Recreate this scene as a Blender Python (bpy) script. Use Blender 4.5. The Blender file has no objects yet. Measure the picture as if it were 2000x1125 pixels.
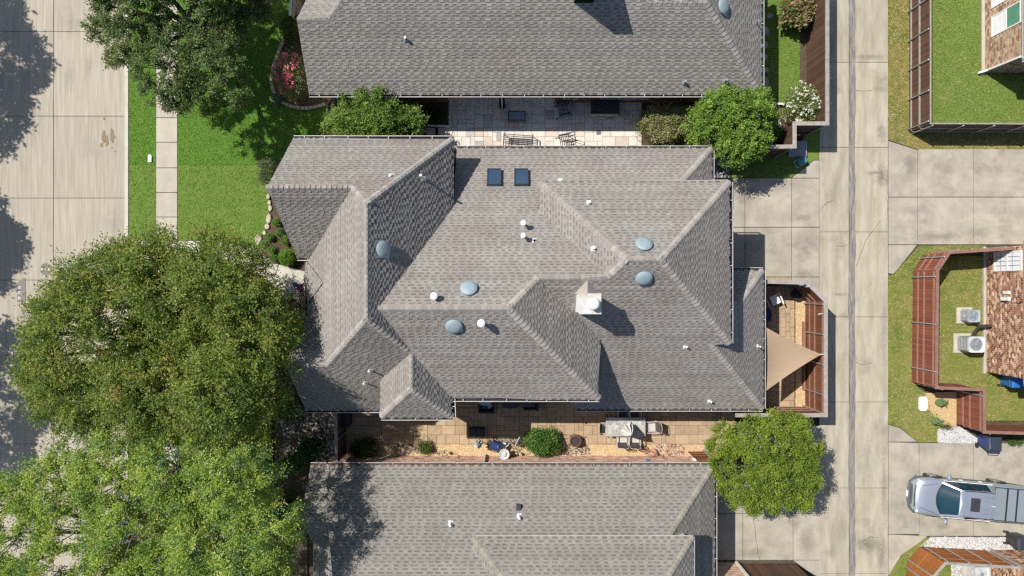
import bpy, math, random
import numpy as np
from mathutils import Vector, Matrix
random.seed(7)
RNG = np.random.default_rng(11)
scene = bpy.context.scene
col = scene.collection
# ------------------------------------------------------------------ camera, light, exposure
H, S, F = 35.0, 38.1, 1333.5          # flying height, photo pixels per metre at ground, focal length in photo pixels
cam = bpy.data.cameras.new('camera'); camo = bpy.data.objects.new('camera', cam); col.objects.link(camo)
camo.location = (0, 0, H)
cam.sensor_width = 36; cam.lens = 36 * F / 2000
cam.clip_end = 2000
scene.camera = camo
SUN = Vector((-0.64, 0.37, 1.0)).normalized()
el = math.asin(SUN.z); az = math.atan2(SUN.x, SUN.y)
w = bpy.data.worlds.new('World'); scene.world = w; w.use_nodes = True
nt = w.node_tree; bg = nt.nodes['Background']
sky = nt.nodes.new('ShaderNodeTexSky'); sky.sky_type = 'NISHITA'; sky.sun_disc = False
sky.sun_elevation = el; sky.sun_rotation = az % (2 * math.pi)
nt.links.new(sky.outputs[0], bg.inputs[0]); bg.inputs[1].default_value = 0.10
sl = bpy.data.lights.new('sun', 'SUN'); sl.energy = 5.0; sl.angle = math.radians(0.5); sl.color = (1, 0.955, 0.89)
so = bpy.data.objects.new('sun', sl); col.objects.link(so)
so.rotation_euler = (-SUN).to_track_quat('-Z', 'Y').to_euler(); so.location = (-20, 12, 30)
vs = scene.view_settings; vs.view_transform = 'Standard'; vs.look = 'None'; vs.gamma = 1; vs.exposure = 0.25
vs.use_curve_mapping = False
scene.cycles.use_denoising = False
scene.cycles.max_bounces = 6
try: scene.cycles.pixel_filter_type = 'BLACKMAN_HARRIS'; scene.cycles.filter_width = 1.35
except Exception: pass

def G(px, py, h=0.0):
    """ground plan point (metres) under photo pixel px, py for something h metres up"""
    k = (1 - h / H) / S
    return ((px - 1000) * k, (562.5 - py) * k)
def G3(px, py, h=0.0):
    x, y = G(px, py, h); return (x, y, h)

# ------------------------------------------------------------------ helpers
WL = {}
def wl(o):
    p = Vector((0, 0, 0))
    while o is not None:
        p = p + o.location; o = o.parent
    return p
def tag(o, label=None, cat=None, group=None, kind=None):
    if label: o['label'] = label
    if cat: o['category'] = cat
    if group: o['group'] = group
    if kind: o['kind'] = kind
    return o
def empty(name, loc, rz=0, label=None, cat=None, group=None, kind=None):
    o = bpy.data.objects.new(name, None); col.objects.link(o)
    o.location = loc; o.rotation_euler = (0, 0, rz); o.empty_display_size = .2
    return tag(o, label, cat, group, kind)
def place(name, mesh, parent, loc, rot=(0, 0, 0), scale=None):
    """object from shared mesh; loc in world coordinates (parents here are unrotated)"""
    o = bpy.data.objects.new(name, mesh); col.objects.link(o)
    p = wl(parent) if parent else Vector((0, 0, 0))
    o.parent = parent
    o.location = Vector(loc) - p; o.rotation_euler = rot
    if scale: o.scale = scale
    return o
def copy_tree(o, parent=None):
    c = o.copy(); col.objects.link(c); c.parent = parent
    for ch in list(o.children): copy_tree(ch, c)
    return c
class MB:
    def __init__(s): s.v = []; s.f = []; s.m = []; s.c = []
    def add(s, vs, fs, mi=0, c=None):
        b = len(s.v); s.v += [tuple(q) for q in vs]
        for f in fs:
            s.f.append([i + b for i in f]); s.m.append(mi); s.c.append(c or (1, 1, 1))
    def box(s, x0, y0, z0, x1, y1, z1, mi=0, c=None):
        s.add([(x0, y0, z0), (x1, y0, z0), (x1, y1, z0), (x0, y1, z0), (x0, y0, z1), (x1, y0, z1), (x1, y1, z1), (x0, y1, z1)],
              [(3, 2, 1, 0), (4, 5, 6, 7), (0, 1, 5, 4), (1, 2, 6, 5), (2, 3, 7, 6), (3, 0, 4, 7)], mi, c)
    def bbox(s, x0, y0, z0, x1, y1, z1, b=.01, mi=0):
        """box with chamfered top edge"""
        s.add([(x0, y0, z0), (x1, y0, z0), (x1, y1, z0), (x0, y1, z0), (x0, y0, z1 - b), (x1, y0, z1 - b), (x1, y1, z1 - b), (x0, y1, z1 - b),
               (x0 + b, y0 + b, z1), (x1 - b, y0 + b, z1), (x1 - b, y1 - b, z1), (x0 + b, y1 - b, z1)],
              [(3, 2, 1, 0), (8, 9, 10, 11), (0, 1, 5, 4), (1, 2, 6, 5), (2, 3, 7, 6), (3, 0, 4, 7), (4, 5, 9, 8), (5, 6, 10, 9), (6, 7, 11, 10), (7, 4, 8, 11)], mi)
    def bar(s, a, b, wx, wz, mi=0):
        """rectangular bar from a to b; wx across (horizontal), wz in the other direction"""
        a = Vector(a); b = Vector(b); t = (b - a).normalized()
        up = Vector((0, 0, 1)) if abs(t.z) < .95 else Vector((1, 0, 0))
        r = t.cross(up).normalized() * wx / 2; u = r.cross(t).normalized() * wz / 2
        vs = [a - r - u, a + r - u, a + r + u, a - r + u, b - r - u, b + r - u, b + r + u, b - r + u]
        s.add(vs, [(0, 3, 2, 1), (4, 5, 6, 7), (0, 1, 5, 4), (1, 2, 6, 5), (2, 3, 7, 6), (3, 0, 4, 7)], mi)
    def tube(s, pts, r, n=6, mi=0, cap=True):
        pts = [Vector(p) for p in pts]; rs = r if isinstance(r, (list, tuple)) else [r] * len(pts)
        b = len(s.v)
        for i, p in enumerate(pts):
            t = (pts[min(i + 1, len(pts) - 1)] - pts[max(i - 1, 0)]).normalized()
            ref = Vector((0, 0, 1)) if abs(t.z) < .9 else Vector((1, 0, 0))
            a = t.cross(ref).normalized(); c = a.cross(t)
            for j in range(n):
                an = 2 * math.pi * j / n
                s.v.append(tuple(p + (a * math.cos(an) + c * math.sin(an)) * rs[i]))
        for i in range(len(pts) - 1):
            for j in range(n):
                k = (j + 1) % n
                s.f.append([b + i * n + j, b + i * n + k, b + (i + 1) * n + k, b + (i + 1) * n + j]); s.m.append(mi); s.c.append((1, 1, 1))
        if cap:
            s.f.append([b + j for j in range(n)]); s.m.append(mi); s.c.append((1, 1, 1))
            e = b + (len(pts) - 1) * n
            s.f.append([e + n - 1 - j for j in range(n)]); s.m.append(mi); s.c.append((1, 1, 1))
    def lathe(s, prof, c=(0, 0, 0), n=16, mi=0, sx=1, sy=1, cap=True):
        b = len(s.v)
        for r, z in prof:
            for j in range(n):
                a = 2 * math.pi * j / n
                s.v.append((c[0] + r * math.cos(a) * sx, c[1] + r * math.sin(a) * sy, c[2] + z))
        for i in range(len(prof) - 1):
            for j in range(n):
                k = (j + 1) % n
                s.f.append([b + i * n + j, b + i * n + k, b + (i + 1) * n + k, b + (i + 1) * n + j]); s.m.append(mi); s.c.append((1, 1, 1))
        if cap:
            e = b + (len(prof) - 1) * n
            s.f.append([e + j for j in range(n)]); s.m.append(mi); s.c.append((1, 1, 1))
            s.f.append([b + n - 1 - j for j in range(n)]); s.m.append(mi); s.c.append((1, 1, 1))
    def prism(s, poly, z0, z1, mi=0, c=None):
        n = len(poly)
        A = sum(poly[i][0] * poly[(i + 1) % n][1] - poly[(i + 1) % n][0] * poly[i][1] for i in range(n))
        if A < 0: poly = poly[::-1]
        vs = [(x, y, z0) for x, y in poly] + [(x, y, z1) for x, y in poly]
        s.add(vs, [list(range(n))[::-1], list(range(n, 2 * n))] + [(i, (i + 1) % n, n + (i + 1) % n, n + i) for i in range(n)], mi, c)
    def slab3(s, P, t, mi=0):
        """planar 3D polygon thickened downwards by t"""
        n = len(P); vs = [tuple(p) for p in P] + [(p[0], p[1], p[2] - t) for p in P]
        A = sum(P[i][0] * P[(i + 1) % n][1] - P[(i + 1) % n][0] * P[i][1] for i in range(n))
        top = list(range(n)); bot = list(range(n, 2 * n))[::-1]
        side = [(n + i, n + (i + 1) % n, (i + 1) % n, i) for i in range(n)]
        if A < 0: top = top[::-1]; bot = bot[::-1]; side = [q[::-1] for q in side]
        s.add(vs, [top, bot] + side, mi)
    def mesh(s, name, mats, smooth=False, col_attr=False):
        me = bpy.data.meshes.new(name)
        me.from_pydata(s.v, [], s.f)
        for m in (mats if isinstance(mats, (list, tuple)) else [mats]): me.materials.append(m)
        if any(s.m): me.polygons.foreach_set('material_index', s.m)
        if smooth: me.polygons.foreach_set('use_smooth', [True] * len(s.f))
        if col_attr:
            a = me.attributes.new('col', 'FLOAT_COLOR', 'FACE')
            a.data.foreach_set('color', [x for q in s.c for x in (q[0], q[1], q[2], 1)])
        me.update(); return me
    def build(s, name, mats, parent=None, smooth=False, local=False, col_attr=False):
        """links ONE mesh object; world coordinates unless local"""
        if parent is not None and not local:
            p = wl(parent); s.v = [(a - p.x, b - p.y, c - p.z) for a, b, c in s.v]
        o = bpy.data.objects.new(name, s.mesh(name, mats, smooth, col_attr)); col.objects.link(o); o.parent = parent
        return o
def mesh_np(name, V, Q, C=None, mat=None, smooth=False):
    me = bpy.data.meshes.new(name)
    n = Q.shape[1]
    me.vertices.add(len(V)); me.vertices.foreach_set('co', np.asarray(V, np.float32).ravel())
    me.loops.add(Q.size); me.loops.foreach_set('vertex_index', np.asarray(Q, np.int32).ravel())
    me.polygons.add(len(Q)); me.polygons.foreach_set('loop_start', np.arange(0, Q.size, n, dtype=np.int32))
    me.polygons.foreach_set('loop_total', np.full(len(Q), n, np.int32))
    if C is not None:
        a = me.attributes.new('col', 'FLOAT_COLOR', 'FACE')
        CC = np.ones((len(Q), 4), np.float32); CC[:, :3] = C; a.data.foreach_set('color', CC.ravel())
    if mat: me.materials.append(mat)
    me.update(calc_edges=True); me.validate()
    return me
def link(name, me, parent=None, loc=(0, 0, 0)):
    o = bpy.data.objects.new(name, me); col.objects.link(o); o.parent = parent; o.location = loc; return o

# ------------------------------------------------------------------ materials
def srgb(r, g, b):
    f = lambda c: (c / 255 / 12.92) if c / 255 <= .04045 else ((c / 255 + .055) / 1.055) ** 2.4
    return (f(r), f(g), f(b))
def pm(name, c1, c2=None, scale=8, rough=.85, detail=5, bump=0, bscale=None, stretch=None, attr=False, metallic=0, spec=.3,
       world=False, rnd=0, c3=None, s3=.6, m3=.5, speck=0, coat=0, lo=.35, hi=.65):
    m = bpy.data.materials.new(name); m.use_nodes = True; t = m.node_tree; N = t.nodes; L = t.links
    p = N['Principled BSDF']; p.inputs['Roughness'].default_value = rough; p.inputs['Metallic'].default_value = metallic
    p.inputs['Specular IOR Level'].default_value = spec
    if coat: p.inputs['Coat Weight'].default_value = coat; p.inputs['Coat Roughness'].default_value = .05
    if world:
        g = N.new('ShaderNodeNewGeometry'); co = g.outputs['Position']
    else:
        g = N.new('ShaderNodeTexCoord'); co = g.outputs['Object']
    def noise(sc, det, st=None):
        src = co
        if st:
            mp = N.new('ShaderNodeVectorMath'); mp.operation = 'MULTIPLY'; mp.inputs[1].default_value = st; L.new(co, mp.inputs[0]); src = mp.outputs[0]
        n = N.new('ShaderNodeTexNoise'); n.inputs['Scale'].default_value = sc; n.inputs['Detail'].default_value = det
        n.inputs['Roughness'].default_value = .62; L.new(src, n.inputs['Vector']); return n.outputs['Fac']
    def ramp(fac, a, b):
        r = N.new('ShaderNodeMapRange'); r.inputs[1].default_value = a; r.inputs[2].default_value = b; L.new(fac, r.inputs[0]); return r.outputs[0]
    def mix(fac, A, B, mode='MIX'):
        x = N.new('ShaderNodeMix'); x.data_type = 'RGBA'; x.blend_type = mode
        if isinstance(fac, float): x.inputs[0].default_value = fac
        else: L.new(fac, x.inputs[0])
        for i, q in ((6, A), (7, B)):
            if isinstance(q, tuple): x.inputs[i].default_value = (*q, 1)
            else: L.new(q, x.inputs[i])
        return x.outputs[2]
    cur = c1
    if c2 is not None: cur = mix(ramp(noise(scale, detail, stretch), lo, hi), c1, c2)
    if c3 is not None: cur = mix(ramp(noise(s3, 4), m3, m3 + .22), cur, c3)
    if speck: cur = mix(ramp(noise(45, 2), .3, .75), cur, mix(1.0, cur, (1 - speck, 1 - speck, 1 - speck), 'MULTIPLY'))
    if attr:
        a = N.new('ShaderNodeAttribute'); a.attribute_name = 'col'; cur = mix(1.0, cur, a.outputs['Color'], 'MULTIPLY')
    if rnd:
        oi = N.new('ShaderNodeObjectInfo'); r = N.new('ShaderNodeMapRange'); r.inputs[3].default_value = 1 - rnd; r.inputs[4].default_value = 1 + rnd
        L.new(oi.outputs['Random'], r.inputs[0])
        cb = N.new('ShaderNodeCombineColor'); [L.new(r.outputs[0], cb.inputs[i]) for i in range(3)]
        cur = mix(1.0, cur, cb.outputs[0], 'MULTIPLY')
    if isinstance(cur, tuple): p.inputs['Base Color'].default_value = (*cur, 1)
    else: L.new(cur, p.inputs['Base Color'])
    if bump:
        b = N.new('ShaderNodeBump'); b.inputs['Strength'].default_value = bump; b.inputs['Distance'].default_value = .02
        L.new(noise(bscale or scale * 3, 4, stretch), b.inputs['Height']); L.new(b.outputs[0], p.inputs['Normal'])
    return m
def leafmat(name, c1, c2, c3=None, transl=.32, rough=.55, s=1.2, spec=.35):
    """leaf colour from the per-leaf tint and a soft position noise, part translucent"""
    m = pm(name, c1, c2, scale=s, rough=rough, attr=True, world=True, spec=spec, detail=3)
    t = m.node_tree; p = t.nodes['Principled BSDF']; out = t.nodes['Material Output']
    tr = t.nodes.new('ShaderNodeBsdfTranslucent'); mx = t.nodes.new('ShaderNodeMixShader'); mx.inputs[0].default_value = transl
    src = p.inputs['Base Color'].links[0].from_socket; 
    mu = t.nodes.new('ShaderNodeMix'); mu.data_type = 'RGBA'; mu.blend_type = 'MULTIPLY'; mu.inputs[0].default_value = 1
    t.links.new(src, mu.inputs[6]); mu.inputs[7].default_value = (1.5, 1.6, .6, 1)
    t.links.new(mu.outputs[2], tr.inputs['Color'])
    t.links.new(p.outputs[0], mx.inputs[1]); t.links.new(tr.outputs[0], mx.inputs[2]); t.links.new(mx.outputs[0], out.inputs['Surface'])
    return m
M = {}
M['conc_street'] = pm('street concrete', (.445, .40, .325), (.345, .30, .235), scale=1.9, stretch=(4.5, .22, 1), world=True, rnd=.04, bump=.15, bscale=30, c3=(.33, .305, .26), s3=.5, m3=.56, speck=.16, rough=.9)
M['conc_alley'] = pm('alley concrete', (.46, .415, .325), (.345, .30, .22), scale=1.3, stretch=(2.2, .45, 1), world=True, rnd=.05, bump=.2, bscale=30, c3=(.235, .205, .165), s3=.62, m3=.58, speck=.2, rough=.9)
M['conc_drive'] = pm('driveway concrete', (.45, .41, .33), (.335, .30, .245), scale=1.2, world=True, rnd=.06, bump=.25, bscale=26, c3=(.23, .21, .18), s3=.7, m3=.56, speck=.25, rough=.9)
M['conc_walk'] = pm('walkway concrete', (.5, .455, .375), (.42, .375, .31), scale=1.5, world=True, rnd=.06, bump=.15, bscale=30, speck=.15, rough=.9)
M['conc_pale'] = pm('pale concrete', (.52, .49, .43), (.44, .41, .355), scale=2, world=True, rnd=.05, bump=.1, bscale=30, rough=.9)
M['gutter_strip'] = pm('alley drain strip', (.15, .142, .128), (.31, .28, .235), scale=2.2, stretch=(3, .5, 1), world=True, rough=.8, speck=.25, bump=.2, bscale=30)
M['joint'] = pm('joint soil', (.05, .045, .035), (.10, .085, .06), scale=9, world=True)
M['soil'] = pm('soil', (.10, .075, .045), (.06, .045, .03), scale=5, world=True, bump=.5, bscale=20)
M['mulch'] = pm('mulch', (.055, .033, .022), (.12, .07, .045), scale=18, world=True, bump=.8, bscale=40)
M['lawn_bright'] = pm('bright lawn', (.085, .19, .016), (.115, .22, .026), scale=2.2, world=True, speck=.35, bump=.6, bscale=40)
M['lawn_olive'] = pm('olive lawn', (.125, .20, .03), (.17, .225, .045), scale=1.6, world=True, speck=.35, bump=.6, bscale=40)
M['lawn_front'] = pm('front lawn', (.11, .205, .025), (.15, .225, .038), scale=1.2, world=True, speck=.3, bump=.5, bscale=40)
M['lawn_dry'] = pm('dry lawn', (.185, .21, .04), (.27, .24, .08), scale=1.8, world=True, speck=.4, bump=.7, bscale=36, c3=(.085, .16, .02), s3=.6, m3=.5)
M['lawn_alley'] = pm('yellowing lawn', (.185, .175, .04), (.31, .245, .095), scale=2.2, world=True, speck=.4, bump=.7, bscale=36, c3=(.085, .15, .02), s3=.9, m3=.52)
M['blade'] = pm('grass blades', (1, 1, 1), attr=True, rough=.7, spec=.2)
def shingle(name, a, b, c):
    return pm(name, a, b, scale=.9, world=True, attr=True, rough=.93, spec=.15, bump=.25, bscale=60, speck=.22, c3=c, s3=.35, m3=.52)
M['sh_main'] = shingle('brown grey shingles', (.30, .282, .257), (.262, .236, .211), (.25, .22, .195))
M['sh_north'] = shingle('grey shingles', (.285, .27, .243), (.25, .236, .212), (.25, .224, .197))
M['sh_south'] = shingle('weathered grey shingles', (.275, .258, .231), (.242, .223, .199), (.24, .226, .192))
M['sh_east'] = shingle('dark grey shingles', (.17, .175, .185), (.14, .145, .15), (.16, .16, .16))
def cap_m(n, a, b): return pm(n, a, b, scale=6, rnd=.16, rough=.93, spec=.15, speck=.2)
M['cap_main'] = cap_m('ridge cap brown grey', (.35, .32, .285), (.30, .275, .25))
M['cap_north'] = cap_m('ridge cap grey', (.29, .275, .25), (.24, .23, .21))
M['cap_south'] = cap_m('ridge cap weathered', (.29, .27, .22), (.25, .235, .19))
M['gutter'] = pm('off white gutter metal', (.52, .5, .47), (.42, .4, .375), scale=2, rough=.5, spec=.4)
M['cap_metal'] = pm('stained metal cap', (.56, .56, .54), (.44, .43, .4), scale=5, rough=.5, c3=(.42, .34, .22), s3=2.2, m3=.55)
M['white'] = pm('white painted metal', (.78, .77, .74), (.68, .67, .64), scale=4, rough=.45, spec=.5)
M['white_rough'] = pm('chalky white', (.8, .79, .76), (.66, .64, .6), scale=3, rough=.8)
M['galv'] = pm('galvanised metal', (.42, .44, .45), (.34, .36, .37), scale=6, rough=.45, metallic=.5)
M['ventblue'] = pm('pale blue grey painted vent', (.27, .335, .36), (.24, .30, .325), scale=5, rough=.55, spec=.35, rnd=.05)
M['deck'] = pm('roof edge', (.27, .25, .23), (.22, .2, .185), scale=4, rough=.9)
M['black'] = pm('black metal', (.02, .02, .022), (.03, .03, .032), scale=5, rough=.45, spec=.5)
M['dark'] = pm('dark', (.03, .03, .035), (.045, .045, .05), scale=5, rough=.7)
M['brick_red'] = pm('red brown brick', (.34, .17, .105), (.25, .12, .08), scale=3, attr=True, rough=.9, world=True, speck=.2)
M['brick_pink'] = pm('pink tan brick', (.68, .50, .41), (.58, .40, .31), scale=3, attr=True, rough=.9, world=True, speck=.2)
M['brick_tan'] = pm('tan brick', (.5, .37, .26), (.4, .28, .2), scale=3, attr=True, rough=.9, world=True, speck=.2)
M['mortar'] = pm('mortar', (.70, .64, .56), (.6, .54, .47), scale=4, world=True, rough=.95)
M['paver_tan'] = pm('tan paver', (.455, .335, .215), (.375, .27, .17), scale=4, world=True, rnd=.13, rough=.9, speck=.18, bump=.2, bscale=30)
M['paver_white'] = pm('pale limestone paver', (.66, .615, .55), (.56, .515, .455), scale=3.5, world=True, rnd=.07, rough=.85, bump=.2, bscale=20)
M['paver_grey'] = pm('grey limestone paver', (.45, .425, .41), (.36, .345, .34), scale=3.5, world=True, rnd=.15, rough=.85)
M['paver_rose'] = pm('rose limestone paver', (.62, .52, .42), (.52, .43, .36), scale=5, world=True, rnd=.12, rough=.85)
M['gravel_tan'] = pm('tan gravel', (.58, .43, .24), (.36, .24, .12), scale=30, rough=.9, world=True)
M['gravel_white'] = pm('white gravel bed', (.6, .59, .57), (.35, .35, .34), scale=16, rough=.9, world=True)
M['stone_mix'] = pm('river stones', (1, 1, 1), attr=True, rough=.8)
M['stone'] = pm('pale limestone', (.52, .45, .36), (.38, .32, .26), scale=6, rnd=.15, rough=.9, bump=.4)
M['flag'] = pm('flagstone', (.36, .36, .35), (.27, .27, .27), scale=5, rnd=.1, rough=.9)
M['wood_dark'] = pm('dark stained wood', (.125, .068, .045), (.085, .045, .03), scale=3, stretch=(6, 6, .5), rnd=.22, rough=.75)
M['wood_red'] = pm('red stained wood', (.25, .085, .05), (.175, .055, .035), scale=3, stretch=(6, 6, .5), rnd=.16, rough=.75)
M['wood_redcap'] = pm('red brown fence cap', (.26, .14, .105), (.2, .105, .08), scale=4, rough=.8)
M['wood_cedar'] = pm('orange cedar', (.33, .125, .035), (.23, .08, .022), scale=3, stretch=(6, 6, .5), rnd=.16, rough=.75)
M['wood_pat'] = pm('brown stained wood', (.20, .085, .04), (.13, .055, .028), scale=3, stretch=(6, 6, .5), rnd=.2, rough=.75)
M['wood_grey'] = pm('weathered grey wood', (.36, .325, .29), (.27, .24, .215), scale=4, rnd=.08, rough=.9, speck=.15)
M['rail_red'] = pm('faded red rail', (.30, .15, .11), (.24, .115, .085), scale=4, rough=.85)
M['bark'] = pm('bark', (.10, .08, .062), (.055, .043, .034), scale=9, rough=.95, bump=.6, world=True)
M['bark_pale'] = pm('pale branch bark', (.24, .21, .175), (.15, .13, .105), scale=9, rough=.95, world=True)

def spots(mat, lst, dark, sc=7):
    """soft-edged worn patches of the paving itself: each (px, py, rx, ry, strength) sits at a fixed place"""
    t = mat.node_tree; N = t.nodes; L = t.links; p = N['Principled BSDF']; cur = p.inputs['Base Color'].links[0].from_socket
    g = N.new('ShaderNodeNewGeometry'); n = N.new('ShaderNodeTexNoise'); n.inputs['Scale'].default_value = sc; n.inputs['Detail'].default_value = 6; n.inputs['Roughness'].default_value = .7
    L.new(g.outputs['Position'], n.inputs['Vector'])
    for px, py, rx, ry, st in lst:
        x, y = G(px, py); a = N.new('ShaderNodeVectorMath'); a.operation = 'SUBTRACT'; a.inputs[1].default_value = (x, y, 0); L.new(g.outputs['Position'], a.inputs[0])
        b = N.new('ShaderNodeVectorMath'); b.operation = 'MULTIPLY'; b.inputs[1].default_value = (S / rx, S / ry, 0); L.new(a.outputs[0], b.inputs[0])
        c = N.new('ShaderNodeVectorMath'); c.operation = 'LENGTH'; L.new(b.outputs[0], c.inputs[0])
        d = N.new('ShaderNodeMath'); d.operation = 'MULTIPLY_ADD'; d.inputs[1].default_value = 1.6; L.new(n.outputs['Fac'], d.inputs[0]); 
        e = N.new('ShaderNodeMath'); e.operation = 'MULTIPLY'; e.inputs[1].default_value = -1.0; L.new(c.outputs['Value'], e.inputs[0]); L.new(e.outputs[0], d.inputs[2])
        r = N.new('ShaderNodeMapRange'); r.inputs[1].default_value = -.15; r.inputs[2].default_value = .75; r.inputs[4].default_value = st; L.new(d.outputs[0], r.inputs[0])
        m = N.new('ShaderNodeMix'); m.data_type = 'RGBA'; L.new(r.outputs[0], m.inputs[0]); L.new(cur, m.inputs[6]); m.inputs[7].default_value = (*dark, 1); cur = m.outputs[2]
    L.new(cur, p.inputs['Base Color'])
spots(M['conc_alley'], [(1722, 345, 14, 26, .8), (1708, 338, 26, 6, .6), (1700, 112, 40, 7, .55), (1722, 262, 12, 30, .5), (1692, 1062, 26, 20, .75), (1722, 1085, 12, 50, .65), (1726, 640, 9, 180, .35), (1640, 575, 20, 5, .5), (1690, 905, 16, 70, .3), (1630, 380, 20, 40, .3), (1640, 1040, 24, 60, .3), (1726, 930, 8, 120, .45)], (.12, .105, .085))
spots(M['conc_drive'], [(1565, 425, 22, 9, .6), (1582, 475, 20, 40, .5), (1572, 535, 30, 12, .5), (1830, 462, 70, 12, .55), (1912, 455, 24, 16, .5), (1470, 1080, 40, 14, .55), (1575, 1060, 22, 40, .5), (1840, 1028, 22, 8, .45), (1765, 1000, 20, 40, .2), (1775, 330, 16, 40, .25), (1950, 330, 50, 20, .2)], (.14, .125, .10))
spots(M['conc_street'], [(138, 150, 14, 40, .35), (175, 130, 10, 30, .3), (140, 45, 16, 40, .35), (156, 498, 5, 10, .5), (225, 430, 14, 60, .25), (60, 250, 30, 80, .2)], (.15, .13, .105), 4)
M['tar'] = pm('tar seam', (.13, .13, .13), (.3, .29, .27), scale=3, world=True, stretch=(6, .4, 1), lo=.42, hi=.6)
# ------------------------------------------------------------------ ground, paving, lawns
def PX(poly, h=0.0): return [G(x, y, h) for x, y in poly]
def sheet(name, poly, z, m, kind='structure', label=None, parent=None, t=.05):
    b = MB(); b.prism(PX(poly), z - t, z); o = b.build(name, m, parent)
    if parent is None: tag(o, label, None, None, kind)
    return o
gb = MB(); gb.add([(-600, -600, -.12), (600, -600, -.12), (600, 600, -.12), (-600, 600, -.12)], [(0, 1, 2, 3)])
tag(gb.build('ground', M['soil']), 'bare brown soil between the paving and the lawns', kind='structure')

def slab(parent, poly, m, z=.02, gap=.014, name='slab'):
    """one cast slab from a convex pixel polygon, edges chamfered"""
    P = PX(poly); n = len(P)
    A = sum(P[i][0] * P[(i + 1) % n][1] - P[(i + 1) % n][0] * P[i][1] for i in range(n))
    if A < 0: P = P[::-1]
    def inset(d):
        out = []
        for i in range(n):
            a, b, c = Vector(P[i - 1]), Vector(P[i]), Vector(P[(i + 1) % n])
            e1 = (b - a).normalized(); e2 = (c - b).normalized()
            n1 = Vector((-e1.y, e1.x)); n2 = Vector((-e2.y, e2.x))
            den = 1 + n1.dot(n2); out.append(tuple(b + (n1 + n2) * (d / max(den, .3))))
        return out
    z += random.uniform(0, .006)
    o1, o2 = inset(gap), inset(gap + .008); b = MB()
    b.add([(x, y, -.05) for x, y in o1] + [(x, y, z - .008) for x, y in o1] + [(x, y, z) for x, y in o2],
          [list(range(2 * n, 3 * n))] + [(i, (i + 1) % n, n + (i + 1) % n, n + i) for i in range(n)] + [(n + i, n + (i + 1) % n, 2 * n + (i + 1) % n, 2 * n + i) for i in range(n)])
    return b.build(name, m, parent)
def slab_grid(parent, xs, ys, m, gap=.014, skip=()):
    for i in range(len(xs) - 1):
        for j in range(len(ys) - 1):
            if (i, j) in skip: continue
            slab(parent, [(xs[i], ys[j]), (xs[i + 1], ys[j]), (xs[i + 1], ys[j + 1]), (xs[i], ys[j + 1])], m, gap=gap)

street = sheet('street', [(-420, -260), (252, -260), (252, 1400), (-420, 1400)], -.03, M['joint'], label='wide pale concrete street along the front gardens')
slab_grid(street, [-420, -90, 105, 244.5], [-260, -98, 62, 227, 387, 547, 707, 867, 1030, 1200, 1400], M['conc_street'], gap=.011)
kb = sheet('kerb', [(244, -260), (251, -260), (251, 1400), (244, 1400)], .035, M['conc_pale'], label='narrow pale kerb strip beside the grass verge', t=.1)
walk = sheet('pavement', [(305, -260), (347, -260), (347, 1400), (305, 1400)], -.03, M['joint'], label='narrow concrete pavement between the verge and the lawns')
ys = [-260, -165, -116, -67, -18, 31, 80, 130, 180, 230, 278, 328, 376, 424, 470, 506, 556, 606, 656, 706, 756, 806, 860, 910, 960, 1010, 1060, 1120, 1180, 1400]
slab_grid(walk, [305, 347], ys, M['conc_walk'])
path = sheet('path', [(251, 470), (305, 470), (305, 506), (251, 506)], -.03, M['joint'], label='curving pale walkway from the street to the front door')
for q in ([(251, 470), (305, 470), (305, 506), (251, 506)], [(347, 470), (395, 470), (395, 506), (347, 506)], [(395, 470), (435, 472), (432, 508), (395, 506)],
          [(435, 472), (478, 481), (466, 516), (432, 508)], [(478, 481), (512, 497), (492, 533), (466, 516)], [(512, 497), (545, 516), (530, 560), (492, 533)],
          [(545, 516), (596, 530), (596, 588), (560, 584), (530, 560)], [(596, 530), (640, 533), (640, 590), (596, 588)]):
    slab(path, q, M['conc_pale'])
alley = sheet('alley', [(1598, -260), (1737, -260), (1737, 1400), (1598, 1400)], -.03, M['joint'], label='straight concrete alley behind the houses with a dark drain line')
ay = [-260, -44, 122, 288, 453, 619, 785, 953, 1120, 1290, 1400]
slab_grid(alley, [1600, 1658], ay, M['conc_alley'], gap=.009)
slab_grid(alley, [1669, 1734.5], ay, M['conc_alley'], gap=.009)
def wavy_strip(name, x0, x1, y0, y1, z, m, parent, n=90, amp=1.6):
    b = MB(); r = random.Random(3); P = []
    for i in range(n + 1):
        y = y0 + (y1 - y0) * i / n; s = amp * math.sin(i * .37) * .6
        P.append((G(x0 + s + r.uniform(-amp, amp) * .7, y), G(x1 + s + r.uniform(-amp, amp) * .7, y)))
    for i in range(n):
        (a, c), (d, e) = P[i], P[i + 1]; k = len(b.v)
        b.add([(*a, z), (*d, z), (*e, z), (*c, z)], [(0, 1, 2, 3)])
    return b.build(name, m, parent)
wavy_strip('drain_strip', 1657.2, 1669.6, -260, 1400, .032, M['gutter_strip'], alley)
wavy_strip('tar_line', 1661, 1664.5, -260, 1400, .036, M['tar'], alley, amp=2.0)
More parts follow.
